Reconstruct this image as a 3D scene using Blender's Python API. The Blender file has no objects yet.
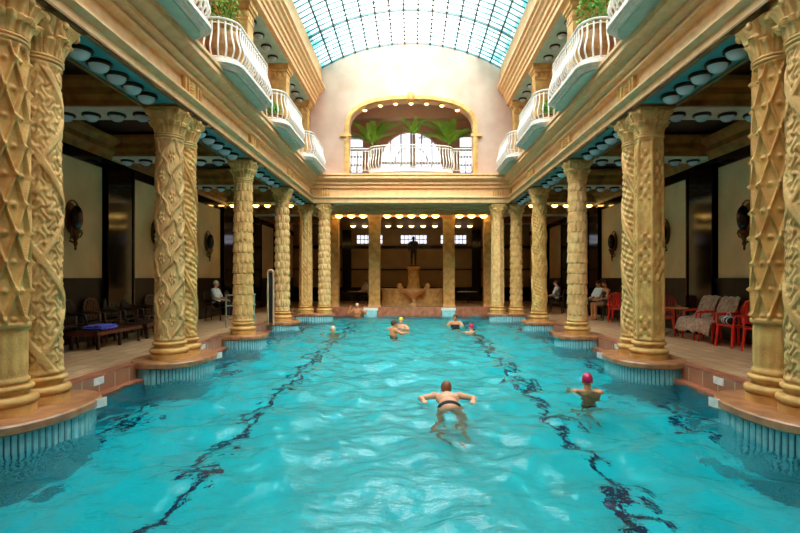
import bpy, bmesh, math, random
import numpy as np
from math import sin, cos, pi, sqrt, radians
from mathutils import Vector, Matrix

random.seed(7)
S = bpy.context.scene
COL = S.collection

# ------------------------------------------------------------------ camera
cd = bpy.data.cameras.new('camera'); cam = bpy.data.objects.new('camera', cd); COL.objects.link(cam)
cam.location = (0.06, 0.0, 1.5); cam.rotation_euler = (pi/2, 0, 0)
cd.sensor_width = 36.0; cd.lens = 36.0*520/800
cd.shift_x = -12.5/800; cd.shift_y = 11.5/800
cd.clip_start = 0.05; cd.clip_end = 300
S.camera = cam

# ------------------------------------------------------------------ sky, sun, exposure
w = bpy.data.worlds.new('sky'); S.world = w; w.use_nodes = True
bg = w.node_tree.nodes['Background']
bg.inputs[0].default_value = (1.0, 0.965, 0.91, 1); bg.inputs[1].default_value = 5.2
sd = bpy.data.lights.new('sun', 'SUN'); sun = bpy.data.objects.new('sun', sd); COL.objects.link(sun)
sd.energy = 5.0; sd.angle = radians(40); sd.color = (1.0, 0.88, 0.74)
sun.rotation_euler = (radians(48), 0, radians(0))
S.view_settings.view_transform = 'Standard'; S.view_settings.look = 'None'
S.view_settings.gamma = 1.0; S.view_settings.use_curve_mapping = False
S.view_settings.exposure = 1.2
try:
    S.cycles.use_denoising = True
    S.cycles.max_bounces = 10; S.cycles.diffuse_bounces = 5; S.cycles.glossy_bounces = 4
    S.cycles.transmission_bounces = 8; S.cycles.transparent_max_bounces = 12
    S.cycles.sample_clamp_indirect = 6.0
    S.cycles.caustics_refractive = True; S.cycles.caustics_reflective = False
except Exception:
    pass

# ------------------------------------------------------------------ materials
def srgb(r, g, b):
    f = lambda c: (c/255/12.92) if c/255 <= .04045 else ((c/255+.055)/1.055)**2.4
    return (f(r), f(g), f(b), 1)

def mat(name, col, rough=.5, metal=0.0, var=None, scale=6.0, bump=0.0, bscale=30.0, spec=None, emit=None, detail=5.0):
    """principled material with procedural colour variation and bump"""
    m = bpy.data.materials.new(name); m.use_nodes = True
    nt = m.node_tree; N = nt.nodes; L = nt.links; P = N['Principled BSDF']
    P.inputs['Base Color'].default_value = col
    P.inputs['Roughness'].default_value = rough; P.inputs['Metallic'].default_value = metal
    if spec is not None: P.inputs['Specular IOR Level'].default_value = spec
    tc = N.new('ShaderNodeTexCoord')
    n = N.new('ShaderNodeTexNoise'); n.inputs['Scale'].default_value = scale; n.inputs['Detail'].default_value = detail
    L.new(tc.outputs['Object'], n.inputs['Vector'])
    r = N.new('ShaderNodeValToRGB'); L.new(n.outputs['Fac'], r.inputs[0])
    c2 = var if var else tuple(c*.85 for c in col[:3])+(1,)
    r.color_ramp.elements[0].position = .32; r.color_ramp.elements[0].color = c2
    r.color_ramp.elements[1].position = .66; r.color_ramp.elements[1].color = col
    L.new(r.outputs[0], P.inputs['Base Color'])
    if bump:
        n2 = N.new('ShaderNodeTexNoise'); n2.inputs['Scale'].default_value = bscale; n2.inputs['Detail'].default_value = 6
        L.new(tc.outputs['Object'], n2.inputs['Vector'])
        b = N.new('ShaderNodeBump'); b.inputs['Strength'].default_value = bump; b.inputs['Distance'].default_value = .02
        L.new(n2.outputs['Fac'], b.inputs['Height']); L.new(b.outputs[0], P.inputs['Normal'])
    if emit:
        P.inputs['Emission Color'].default_value = emit[0]; P.inputs['Emission Strength'].default_value = emit[1]
    return m

def tile_mat(name, c1, c2, mortar, sx, sy, rough=.4, bump=.2, axis='XY', msize=.02):
    m = bpy.data.materials.new(name); m.use_nodes = True
    nt = m.node_tree; N = nt.nodes; L = nt.links; P = N['Principled BSDF']
    tc = N.new('ShaderNodeTexCoord'); br = N.new('ShaderNodeTexBrick')
    if axis == 'XY':
        L.new(tc.outputs['Object'], br.inputs['Vector'])
    else:
        sp = N.new('ShaderNodeSeparateXYZ'); cb = N.new('ShaderNodeCombineXYZ')
        L.new(tc.outputs['Object'], sp.inputs[0])
        L.new(sp.outputs['XYZ'.index(axis[0])], cb.inputs[0]); L.new(sp.outputs['XYZ'.index(axis[1])], cb.inputs[1])
        L.new(cb.outputs[0], br.inputs['Vector'])
    br.inputs['Color1'].default_value = c1; br.inputs['Color2'].default_value = c2; br.inputs['Mortar'].default_value = mortar
    br.inputs['Scale'].default_value = 1.0; br.inputs['Brick Width'].default_value = sx; br.inputs['Row Height'].default_value = sy
    br.inputs['Mortar Size'].default_value = msize; br.offset = .5
    n = N.new('ShaderNodeTexNoise'); n.inputs['Scale'].default_value = 3; n.inputs['Detail'].default_value = 6
    L.new(tc.outputs['Object'], n.inputs['Vector'])
    mx = N.new('ShaderNodeMixRGB'); mx.blend_type = 'MULTIPLY'; mx.inputs[0].default_value = .45 if 'pool' not in name else .15
    L.new(br.outputs['Color'], mx.inputs[1]); L.new(n.outputs['Fac'], mx.inputs[2])
    L.new(mx.outputs[0], P.inputs['Base Color']); P.inputs['Roughness'].default_value = rough
    b = N.new('ShaderNodeBump'); b.inputs['Strength'].default_value = bump; b.inputs['Distance'].default_value = .01
    L.new(br.outputs['Fac'], b.inputs['Height']); b.invert = True; L.new(b.outputs[0], P.inputs['Normal'])
    return m

M = {}
M['stone'] = mat('ochre_limestone', srgb(230, 184, 116), .62, var=srgb(192, 142, 78), scale=5, bump=.35, bscale=45)
M['stone2'] = mat('yellow_limestone', srgb(226, 178, 104), .62, var=srgb(186, 134, 68), scale=4, bump=.35, bscale=40)
M['stone3'] = mat('pink_limestone', srgb(232, 188, 126), .62, var=srgb(200, 150, 90), scale=6, bump=.35, bscale=45)
M['trim'] = mat('smooth_limestone', srgb(234, 188, 136), .6, var=srgb(220, 168, 112), scale=6, bump=.15, bscale=30)
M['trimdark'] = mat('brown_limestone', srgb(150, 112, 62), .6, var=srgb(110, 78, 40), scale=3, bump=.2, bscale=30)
M['plaster'] = mat('pale_plaster', srgb(206, 168, 152), .75, var=srgb(190, 150, 132), scale=1.2, bump=.05, bscale=20)
M['gold'] = mat('gilded_cornice', srgb(158, 112, 46), .45, var=srgb(112, 74, 26), scale=4, bump=.2)
M['panel'] = mat('fawn_wall_panel', srgb(228, 198, 150), .55, var=srgb(212, 180, 132), scale=1.5)
M['black'] = mat('black_marble', srgb(26, 22, 22), .09, var=srgb(12, 10, 10), scale=5, spec=.35)
M['dado'] = mat('dark_marble_dado', srgb(30, 22, 19), .3, var=srgb(16, 11, 10), scale=4, spec=.3)
M['ceil'] = mat('dark_brown_ceiling', srgb(70, 50, 34), .7, var=srgb(48, 34, 22), scale=3)
M['cream'] = mat('cream_paint', srgb(214, 206, 190), .6, var=srgb(196, 186, 168), scale=3)
M['teal'] = mat('teal_paint', srgb(64, 156, 160), .5, var=srgb(44, 132, 138), scale=3)
M['sage'] = mat('sage_paint', srgb(176, 204, 192), .6, var=srgb(156, 186, 174), scale=4)
M['white'] = mat('white_paint', srgb(236, 228, 222), .45, var=srgb(216, 204, 196), scale=8)
M['brass'] = mat('aged_brass', srgb(120, 84, 38), .35, .9, var=srgb(84, 56, 24), scale=10)
M['bronze'] = mat('dark_bronze', srgb(52, 52, 46), .4, .7, var=srgb(34, 36, 34), scale=10)
M['ring'] = mat('dark_lamp_ring', srgb(40, 34, 30), .5, .3)
M['milk'] = mat('milk_glass', srgb(196, 214, 224), .25, var=srgb(184, 204, 216))
M['lit'] = mat('lit_milk_glass', srgb(255, 220, 150), .3, emit=((1.0, .58, .14, 1), 4.5))
M['coping'] = mat('red_brown_coping', srgb(190, 116, 86), .3, var=srgb(140, 78, 56), scale=5, bump=.1)
M['riser'] = tile_mat('brown_riser_tile', srgb(206, 140, 104), srgb(176, 112, 80), srgb(226, 192, 160), .42, .3, .3, .2, 'YZ', .012)
M['slabstone'] = mat('brown_slab_stone', srgb(190, 130, 88), .32, var=srgb(140, 88, 58), scale=5, bump=.1)
M['deck'] = tile_mat('tan_deck_tile', srgb(246, 204, 158), srgb(228, 180, 132), srgb(150, 108, 74), .6, .3, .35, .2, 'YX', .01)
M['rib'] = mat('pale_blue_tile', srgb(160, 208, 214), .2, var=srgb(130, 190, 202), scale=12)
M['grout'] = mat('dark_blue_grout', srgb(46, 96, 120), .6)
M['poolfloor'] = tile_mat('turquoise_pool_tile', srgb(20, 222, 232), srgb(10, 212, 224), srgb(70, 234, 240), .1, .1, .3, .05, 'XY', .006)
M['poolwall'] = tile_mat('turquoise_wall_tile', srgb(20, 160, 184), srgb(14, 148, 176), srgb(70, 190, 200), .1, .1, .3, .05, 'YZ', .006)
M['lane'] = mat('navy_lane_tile', srgb(8, 16, 84), .3, var=srgb(4, 10, 60), scale=12)
M['red'] = mat('red_plastic', srgb(240, 52, 34), .32, var=srgb(220, 38, 26), scale=5)
M['darkred'] = mat('maroon_plastic', srgb(190, 70, 64), .35, var=srgb(160, 54, 50), scale=5)
M['wood'] = mat('dark_stained_wood', srgb(62, 36, 24), .4, var=srgb(36, 20, 14), scale=9)
M['oak'] = mat('pale_table_top', srgb(222, 180, 104), .4, var=srgb(200, 150, 80), scale=8)
M['towel'] = mat('grey_beige_towelling', srgb(196, 160, 136), .95, var=srgb(140, 106, 88), scale=14, bump=.6, bscale=120)
M['blue'] = mat('blue_towelling', srgb(70, 70, 200), .9, var=srgb(120, 120, 225), scale=20)
M['black_cloth'] = mat('black_fabric', srgb(22, 22, 26), .8)
M['white_cloth'] = mat('white_fabric', srgb(232, 232, 232), .85, bump=.2, bscale=60)
M['skin'] = mat('skin', srgb(226, 164, 128), .5, var=srgb(214, 146, 110), scale=9)
M['skin2'] = mat('tanned_skin', srgb(214, 140, 92), .5, var=srgb(198, 122, 78), scale=9)
M['pink'] = mat('magenta_rubber', srgb(206, 22, 84), .4, var=srgb(190, 14, 72), scale=9)
M['lime'] = mat('lime_rubber', srgb(214, 224, 40), .4, var=srgb(200, 212, 30), scale=9)
M['hair'] = mat('brown_hair', srgb(86, 54, 34), .6, var=srgb(52, 32, 20), scale=40)
M['redhair'] = mat('auburn_hair', srgb(150, 84, 48), .6, var=srgb(110, 58, 32), scale=40)
M['whitehair'] = mat('pale_blond_hair', srgb(232, 214, 186), .6, var=srgb(210, 188, 156), scale=40)
M['eye'] = mat('eye_dark', srgb(30, 22, 18), .2)
M['lip'] = mat('lips', srgb(176, 92, 84), .45)
M['leaf'] = mat('palm_leaf', srgb(140, 186, 56), .45, var=srgb(96, 150, 36), scale=3)
M['leaf2'] = mat('bright_leaf', srgb(112, 168, 40), .45, var=srgb(60, 118, 26), scale=6)
M['terra'] = mat('terracotta', srgb(170, 96, 60), .7, var=srgb(140, 74, 44), scale=8)
M['urn'] = mat('brown_urn', srgb(176, 124, 70), .6, var=srgb(130, 84, 44), scale=8, bump=.2)
M['bark'] = mat('palm_bark', srgb(110, 78, 48), .85, var=srgb(76, 52, 30), scale=20, bump=.5)
M['purple'] = mat('violet_frame_paint', srgb(92, 74, 128), .5)
M['greenmetal'] = mat('pale_green_metal', srgb(150, 170, 146), .4, var=srgb(130, 150, 128))
M['chrome'] = mat('pale_painted_steel', srgb(214, 190, 150), .35, .2)
M['globe'] = mat('dark_blue_globe', srgb(26, 24, 46), .12, var=srgb(14, 12, 28), scale=5, spec=.6)
M['glassbar'] = mat('teal_grey_iron', srgb(62, 92, 96), .5, var=srgb(44, 70, 76), scale=5)

def glass_roof():
    m = bpy.data.materials.new('roof_glass'); m.use_nodes = True
    nt = m.node_tree; N = nt.nodes; L = nt.links; N.remove(N['Principled BSDF'])
    out = N['Material Output']
    tr = N.new('ShaderNodeBsdfTransparent'); gl = N.new('ShaderNodeBsdfGlossy'); gl.inputs['Roughness'].default_value = .05
    tc = N.new('ShaderNodeTexCoord'); sp = N.new('ShaderNodeSeparateXYZ'); L.new(tc.outputs['Object'], sp.inputs[0])
    # the outer rows of panes are blue-green glass; shade varies from pane to pane
    ab = N.new('ShaderNodeMath'); ab.operation = 'ABSOLUTE'; L.new(sp.outputs[0], ab.inputs[0])
    br = N.new('ShaderNodeTexBrick'); br.offset = 0; br.inputs['Scale'].default_value = 1
    br.inputs['Brick Width'].default_value = .52; br.inputs['Row Height'].default_value = .5; br.inputs['Mortar Size'].default_value = 0
    br.inputs['Color1'].default_value = (0, 0, 0, 1); br.inputs['Color2'].default_value = (1, 1, 1, 1)
    L.new(tc.outputs['Object'], br.inputs['Vector'])
    ad = N.new('ShaderNodeMath'); ad.operation = 'MULTIPLY_ADD'; L.new(br.outputs['Color'], ad.inputs[0]); ad.inputs[1].default_value = .9
    L.new(ab.outputs[0], ad.inputs[2])
    r = N.new('ShaderNodeValToRGB'); mp = N.new('ShaderNodeMapRange'); mp.inputs[1].default_value = 1.2; mp.inputs[2].default_value = 4.4
    L.new(ad.outputs[0], mp.inputs[0]); L.new(mp.outputs[0], r.inputs[0])
    r.color_ramp.elements[0].color = (.93, .96, .97, 1); r.color_ramp.elements[1].color = (.03, .15, .18, 1)
    e = r.color_ramp.elements.new(.55); e.color = (.40, .66, .70, 1)
    L.new(r.outputs[0], tr.inputs[0])
    mx = N.new('ShaderNodeMixShader'); mx.inputs[0].default_value = .06
    L.new(tr.outputs[0], mx.inputs[1]); L.new(gl.outputs[0], mx.inputs[2]); L.new(mx.outputs[0], out.inputs[0])
    return m
M['roofglass'] = glass_roof()

def clear_glass():
    m = bpy.data.materials.new('window_glass'); m.use_nodes = True
    nt = m.node_tree; N = nt.nodes; L = nt.links; N.remove(N['Principled BSDF'])
    tr = N.new('ShaderNodeBsdfTransparent'); gl = N.new('ShaderNodeBsdfGlossy'); gl.inputs['Roughness'].default_value = .05
    tr.inputs[0].default_value = (.34, .35, .40, 1)
    mx = N.new('ShaderNodeMixShader'); mx.inputs[0].default_value = .06
    L.new(tr.outputs[0], mx.inputs[1]); L.new(gl.outputs[0], mx.inputs[2]); L.new(mx.outputs[0], N['Material Output'].inputs[0])
    return m
M['glass'] = clear_glass()

def water_mat():
    m = bpy.data.materials.new('pool_water'); m.use_nodes = True
    nt = m.node_tree; N = nt.nodes; L = nt.links; N.remove(N['Principled BSDF'])
    g = N.new('ShaderNodeBsdfRefraction'); g.inputs['IOR'].default_value = 1.33; g.inputs['Roughness'].default_value = 0.0
    g.inputs['Color'].default_value = (.74, .985, 1.0, 1)
    gl = N.new('ShaderNodeBsdfGlossy'); gl.inputs['Roughness'].default_value = .03
    fr = N.new('ShaderNodeFresnel'); fr.inputs['IOR'].default_value = 1.33
    tc = N.new('ShaderNodeTexCoord'); n = N.new('ShaderNodeTexNoise'); n.inputs['Scale'].default_value = 9; n.inputs['Detail'].default_value = 3
    mp = N.new('ShaderNodeMapping'); mp.inputs['Scale'].default_value = (.8, 1.2, 1)
    L.new(tc.outputs['Object'], mp.inputs[0]); L.new(mp.outputs[0], n.inputs['Vector'])
    b = N.new('ShaderNodeBump'); b.inputs['Strength'].default_value = .65; b.inputs['Distance'].default_value = .03
    L.new(n.outputs['Fac'], b.inputs['Height'])
    for k in (g, gl, fr): L.new(b.outputs[0], k.inputs['Normal'])
    mx = N.new('ShaderNodeMixShader'); L.new(fr.outputs[0], mx.inputs[0]); L.new(g.outputs[0], mx.inputs[1]); L.new(gl.outputs[0], mx.inputs[2])
    L.new(mx.outputs[0], N['Material Output'].inputs[0])
    return m
M['water'] = water_mat()

# ------------------------------------------------------------------ mesh helpers
class MB:
    def __init__(s): s.v = []; s.f = []
    def add(s, vs, fs):
        o = len(s.v); s.v += [tuple(p) for p in vs]; s.f += [tuple(i+o for i in f) for f in fs]; return s
    def box(s, x0, x1, y0, y1, z0, z1):
        return s.add([(x0,y0,z0),(x1,y0,z0),(x1,y1,z0),(x0,y1,z0),(x0,y0,z1),(x1,y0,z1),(x1,y1,z1),(x0,y1,z1)],
                     [(0,3,2,1),(4,5,6,7),(0,1,5,4),(1,2,6,5),(2,3,7,6),(3,0,4,7)])
    def prism(s, poly, a, b, axis):
        n = len(poly)
        mk = {'x': lambda p, t: (t, p[0], p[1]), 'y': lambda p, t: (p[0], t, p[1]), 'z': lambda p, t: (p[0], p[1], t)}[axis]
        vs = [mk(p, a) for p in poly]+[mk(p, b) for p in poly]
        fs = [(i, (i+1) % n, n+(i+1) % n, n+i) for i in range(n)]+[tuple(range(n))[::-1], tuple(range(n, 2*n))]
        return s.add(vs, fs)
    def lathe(s, prof, n=32, c=(0,0,0), sx=1, sy=1):
        vs = []; fs = []; k = len(prof)
        for r, z in prof:
            for i in range(n):
                a = 2*pi*i/n; vs.append((c[0]+r*sx*cos(a), c[1]+r*sy*sin(a), c[2]+z))
        for j in range(k-1):
            for i in range(n):
                fs.append((j*n+i, j*n+(i+1) % n, (j+1)*n+(i+1) % n, (j+1)*n+i))
        fs.append(tuple(range(n))[::-1]); fs.append(tuple(range((k-1)*n, k*n)))
        return s.add(vs, fs)
    def polar(s, fn, nu, zs, cap=True):
        """fn(theta, z) -> radius"""
        vs = []; fs = []
        for z in zs:
            for i in range(nu):
                a = 2*pi*i/nu; r = fn(a, z); vs.append((r*cos(a), r*sin(a), z))
        for j in range(len(zs)-1):
            for i in range(nu):
                fs.append((j*nu+i, j*nu+(i+1) % nu, (j+1)*nu+(i+1) % nu, (j+1)*nu+i))
        if cap:
            fs.append(tuple(range(nu))[::-1]); k = (len(zs)-1)*nu; fs.append(tuple(range(k, k+nu)))
        return s.add(vs, fs)
    def tube(s, pts, r, n=8, closed=False):
        pts = [Vector(p) for p in pts]; m = len(pts); rs = r if isinstance(r, (list, tuple)) else [r]*m
        vs = []; fs = []; prev = None
        for k in range(m):
            if closed: t = pts[(k+1) % m]-pts[k-1]
            else: t = pts[min(k+1, m-1)]-pts[max(k-1, 0)]
            t.normalize()
            if prev is None:
                u = t.orthogonal().normalized()
            else:
                u = (prev-t*prev.dot(t)); u = u.normalized() if u.length > 1e-6 else t.orthogonal().normalized()
            prev = u; w_ = t.cross(u)
            for i in range(n):
                a = 2*pi*i/n; vs.append(pts[k]+(u*cos(a)+w_*sin(a))*rs[k])
        for k in range(m if closed else m-1):
            for i in range(n):
                k2 = (k+1) % m
                fs.append((k*n+i, k*n+(i+1) % n, k2*n+(i+1) % n, k2*n+i))
        if not closed:
            fs.append(tuple(range(n))[::-1]); fs.append(tuple(range((m-1)*n, m*n)))
        return s.add(vs, fs)
    def ball(s, c, r, nu=16, nv=10, mtx=None):
        if not isinstance(r, (list, tuple)): r = (r, r, r)
        vs = [(0,0,-1)]; fs = []
        for j in range(1, nv):
            p = -pi/2+pi*j/nv
            for i in range(nu):
                a = 2*pi*i/nu; vs.append((cos(p)*cos(a), cos(p)*sin(a), sin(p)))
        vs.append((0,0,1)); t = len(vs)-1
        for i in range(nu):
            fs.append((0, 1+(i+1) % nu, 1+i)); fs.append((t, t-nu+i, t-nu+(i+1) % nu))
        for j in range(nv-2):
            for i in range(nu):
                fs.append((1+j*nu+i, 1+j*nu+(i+1) % nu, 1+(j+1)*nu+(i+1) % nu, 1+(j+1)*nu+i))
        out = []
        for p in vs:
            q = Vector((p[0]*r[0], p[1]*r[1], p[2]*r[2]))
            if mtx is not None: q = mtx @ q
            out.append(q+Vector(c))
        return s.add(out, fs)
    def capsule(s, a, b, ra, rb, n=12):
        a = Vector(a); b = Vector(b); d = (b-a); L_ = d.length
        if L_ < 1e-5: return s.ball(a, ra)
        d /= L_; pts = []; rs = []
        for k in range(5):
            t = pi/2*(k/5); pts.append(a-d*ra*cos(t)); rs.append(max(ra*sin(t), ra*.05))
        pts.append(a); rs.append(ra); pts.append(b); rs.append(rb)
        for k in range(4, -1, -1):
            t = pi/2*(k/5); pts.append(b+d*rb*cos(t)); rs.append(max(rb*sin(t), rb*.05))
        return s.tube(pts, rs, n)
    def xform(s, m):
        s.v = [tuple(m @ Vector(p)) for p in s.v]; return s
    def mesh(s, name, m, smooth=None):
        me = bpy.data.meshes.new(name); me.from_pydata(s.v, [], s.f)
        bm = bmesh.new(); bm.from_mesh(me); bmesh.ops.recalc_face_normals(bm, faces=bm.faces); bm.to_mesh(me); bm.free()
        if m is not None: me.materials.append(m)
        if smooth is not None:
            me.polygons.foreach_set('use_smooth', [True]*len(me.polygons))
            if smooth < 179: me.set_sharp_from_angle(angle=radians(smooth))
        return me
    def build(s, name, m, parent=None, smooth=None, loc=None):
        return put(name, s.mesh(name, m, smooth), parent, loc)

def put(name, me, parent=None, loc=None):
    o = bpy.data.objects.new(name, me); COL.objects.link(o)
    if parent: o.parent = parent
    if loc: o.location = loc
    return o
def tag(o, label, cat, group=None, kind=None):
    o['label'] = label; o['category'] = cat
    if group: o['group'] = group
    if kind: o['kind'] = kind
    return o
def thing(name, loc, label, cat, group=None, rz=0, kind=None):
    o = bpy.data.objects.new(name, None); COL.objects.link(o); o.empty_display_size = .1
    o.location = loc; o.rotation_euler = (0, 0, rz)
    return tag(o, label, cat, group, kind)
def struct(o, label=None, cat=None):
    o['kind'] = 'structure'
    if label: o['label'] = label
    if cat: o['category'] = cat
    return o
def dup(root, loc, label, group=None, rz=None):
    c = root.copy(); COL.objects.link(c); c.location = loc; c['label'] = label
    if group: c['group'] = group
    if rz is not None: c.rotation_euler = (0, 0, rz)
    for ch in list(root.children):
        d = ch.copy(); COL.objects.link(d); d.parent = c
        for g in list(ch.children):
            e = g.copy(); COL.objects.link(e); e.parent = d
    return c
ORD = ['first', 'second', 'third', 'fourth', 'fifth', 'sixth', 'seventh', 'eighth', 'ninth', 'tenth', 'eleventh', 'twelfth', 'thirteenth', 'fourteenth']
SIDE = {-1: 'left', 1: 'right'}

# ------------------------------------------------------------------ main dimensions
CX = 4.40                      # column axis from the pool's centre line
YC = [5.92, 9.83, 13.70, 17.80, 21.75]   # column bays
WALLX = 7.75
WATER = -.30
YN, YF = 2.0, 24.6             # near and far ends of the pool
YB = 34.0                      # back wall of the end room
ZC = 4.60                      # top of the columns
ZG = 5.75                      # gallery floor
ZU = 8.72                      # underside of the upper beam
YE = 21.75                     # plane of the end wall

# ------------------------------------------------------------------ floor, pool shell
b = MB()
b.box(-WALLX-.4, -4.98, YN-5, YB, -.3, 0).box(4.98, WALLX+.4, YN-5, YB, -.3, 0)
b.box(-4.98, 4.98, YN-5, YN-.3, -.3, 0).box(-4.98, 4.98, YF+.35, YB, -.3, 0)
struct(b.build('floor', M['deck']))
b = MB()
for s in (-1, 1):
    x0, x1 = sorted((s*4.75, s*4.98)); b.box(x0, x1, YN-.3, YF+.35, -.35, .012)
b.box(-4.75, 4.75, YN-.3, YN, -.35, .012)
struct(b.build('trim_1', M['coping']), 'red-brown stone coping round the pool edge', 'coping')
b = MB().box(-4.75, 4.75, YF, YF+.35, -.6, .12)
struct(b.build('trim_2', M['coping']), 'raised red-brown curb across the far end of the pool', 'curb')
for s, nm in ((-1, 'left'), (1, 'right')):
    x0, x1 = sorted((s*4.745, s*4.752))
    struct(MB().box(x0, x1, YN, YF, -.25, -.02).build('trim_riser_'+nm, M['riser']))
    x0, x1 = sorted((s*4.58, s*4.76))
    struct(MB().box(x0, x1, YN, YF, -.38, -.25).build('trim_ledge_'+nm, M['coping']))
    x0, x1 = sorted((s*4.60, s*4.9))
    struct(MB().box(x0, x1, YN-.2, YF+.2, -1.75, -.36).build('wall_pool_'+nm, M['poolwall']))
struct(MB().box(-4.6, 4.6, YF, YF+.3, -1.75, -.6).box(-4.6, 4.6, YN-.3, YN, -1.75, -.35).build('wall_pool_end', M['poolwall']))
struct(MB().box(-4.6, 4.6, YN-.2, YF+.2, -1.8, -1.6).build('floor_pool', M['poolfloor']))
b = MB()
for x in (-2.45, 2.25):
    b.box(x-.085, x+.085, YN+1.2, YF-1.5, -1.6, -1.594)
    b.box(x-.45, x+.45, YN+1.2, YN+1.45, -1.6, -1.594).box(x-.45, x+.45, YF-1.5, YF-1.25, -1.6, -1.594)
for x in (-4.3, 4.3): b.box(x-.09, x+.09, YN, YF, -1.6, -1.594)
struct(b.build('trim_lane_lines', M['lane']), 'dark navy lane lines on the pool floor', 'lane line')

# ------------------------------------------------------------------ water
def water():
    rs = np.random.RandomState(11)
    nx, ny = 200, 560
    xs = np.linspace(-4.59, 4.59, nx); t = np.linspace(0, 1, ny); ys = YN+(YF-YN)*(t*.45+t*t*.55)
    X, Y = np.meshgrid(xs, ys); Z = np.zeros_like(X)
    for k in range(70):
        lam = .2*(8.0**rs.rand()); th = rs.rand()*2*pi
        kk = 2*pi/lam; amp = .0050*lam**.8
        ph = rs.rand()*2*pi
        Z += amp*np.sin(kk*(np.cos(th)*X+np.sin(th)*Y)+ph+.8*np.sin(.9*X+.7*Y+ph*3))
    # ripples round the two nearest swimmers
    for cx, cy, a in ((.58, 7.7, .012), (2.8, 8.14, .008)):
        R = np.hypot(X-cx, Y-cy); Z += a*np.sin(R*14)*np.exp(-R*1.6)
    vs = np.stack([X, Y, Z], -1).reshape(-1, 3)
    fs = []
    for j in range(ny-1):
        for i in range(nx-1):
            q = j*nx+i; fs.append((q, q+1, q+nx+1, q+nx))
    me = bpy.data.meshes.new('pool_water'); me.from_pydata(vs.tolist(), [], fs); me.materials.append(M['water'])
    me.polygons.foreach_set('use_smooth', [True]*len(me.polygons))
    o = put('pool_water', me, None, (0, 0, WATER))
    tag(o, 'rippled turquoise water filling the whole pool', 'water', kind='stuff')
water()

# ------------------------------------------------------------------ side walls, aisles
for s, nm in ((-1, 'left'), (1, 'right')):
    def bx(b, xa, xb, *r):
        x0, x1 = sorted((s*xa, s*xb)); return b.box(x0, x1, *r)
    struct(bx(MB(), WALLX, WALLX+.3, -3, YB+.3, 0, 5.6).build('wall_'+nm, M['panel']))
    b = bx(MB(), WALLX-.05, WALLX+.01, -3, YB, 0, 1.42); bx(b, WALLX-.08, WALLX+.01, -3, YB, 1.42, 1.5); bx(b, WALLX-.07, WALLX, -3, YB, 0, .16)
    struct(b.build('baseboard_'+nm, M['dado']), 'dark marble dado along the %s wall' % nm, 'dado')
    b = bx(MB(), WALLX-.06, WALLX+.01, -3, YB, 4.26, 4.52)
    for y in [1.9]+YC+[25.8, 29.8]:
        bx(b, WALLX-.14, WALLX+.01, y-.62, y+.62, 0, 4.4)
        for q in (-.59, .59): bx(b, WALLX-.17, WALLX, y+q-.03, y+q+.03, 0, 4.4)
    struct(b.build('trim_black_marble_'+nm, M['black']), 'black marble pilasters and band on the %s wall' % nm, 'marble trim')
    # ceiling of the aisle, cross beams and gilded cornices
    struct(bx(MB(), 4.7, WALLX, -3, YB, 5.2, 5.5).build('ceiling_aisle_'+nm, M['ceil']))
    b = MB(); c = MB(); g = MB()
    ys = [1.9]+YC+[25.8, 29.8]
    for y in ys:
        bx(b, 4.8, WALLX, y-.36, y+.36, 4.66, 5.22)
        bx(c, 4.8, WALLX, y-.37, y+.37, 4.6, 4.66); 
    prof = [(0, 4.62), (.06, 4.62), (.08, 4.72), (.14, 4.8), (.15, 4.92), (.24, 5.02), (.26, 5.1), (0, 5.2)]
    for j in range(len(ys)-1):
        ya, yb = ys[j]+.36, ys[j+1]-.36
        wallp = [(s*(WALLX-.0-d*1.6), z-.1) for d, z in prof]; g.prism(wallp, ya, yb, 'y')
        g.prism([(s*(4.8+d), z) for d, z in prof], ya, yb, 'y')
        x0, x1 = sorted((s*4.8, s*WALLX))
        g.prism([(ya+d, z) for d, z in prof], x0, x1, 'x'); g.prism([(yb-d, z) for d, z in prof], x0, x1, 'x')
    struct(b.build('trim_beams_'+nm, M['gold'])); struct(c.build('trim_beam_soffits_'+nm, M['cream'])); struct(g.build('trim_cornice_'+nm, M['gold']))

struct(MB().box(-WALLX-.4, WALLX+.4, -3.3, -3.0, -.3, 5.6).box(-7.2, 7.2, -3.3, -3.0, 5.5, 9.6).box(-4.3, 4.3, -3.3, -3.0, 9.5, 11.6).build('wall_near', M['plaster']))
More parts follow.
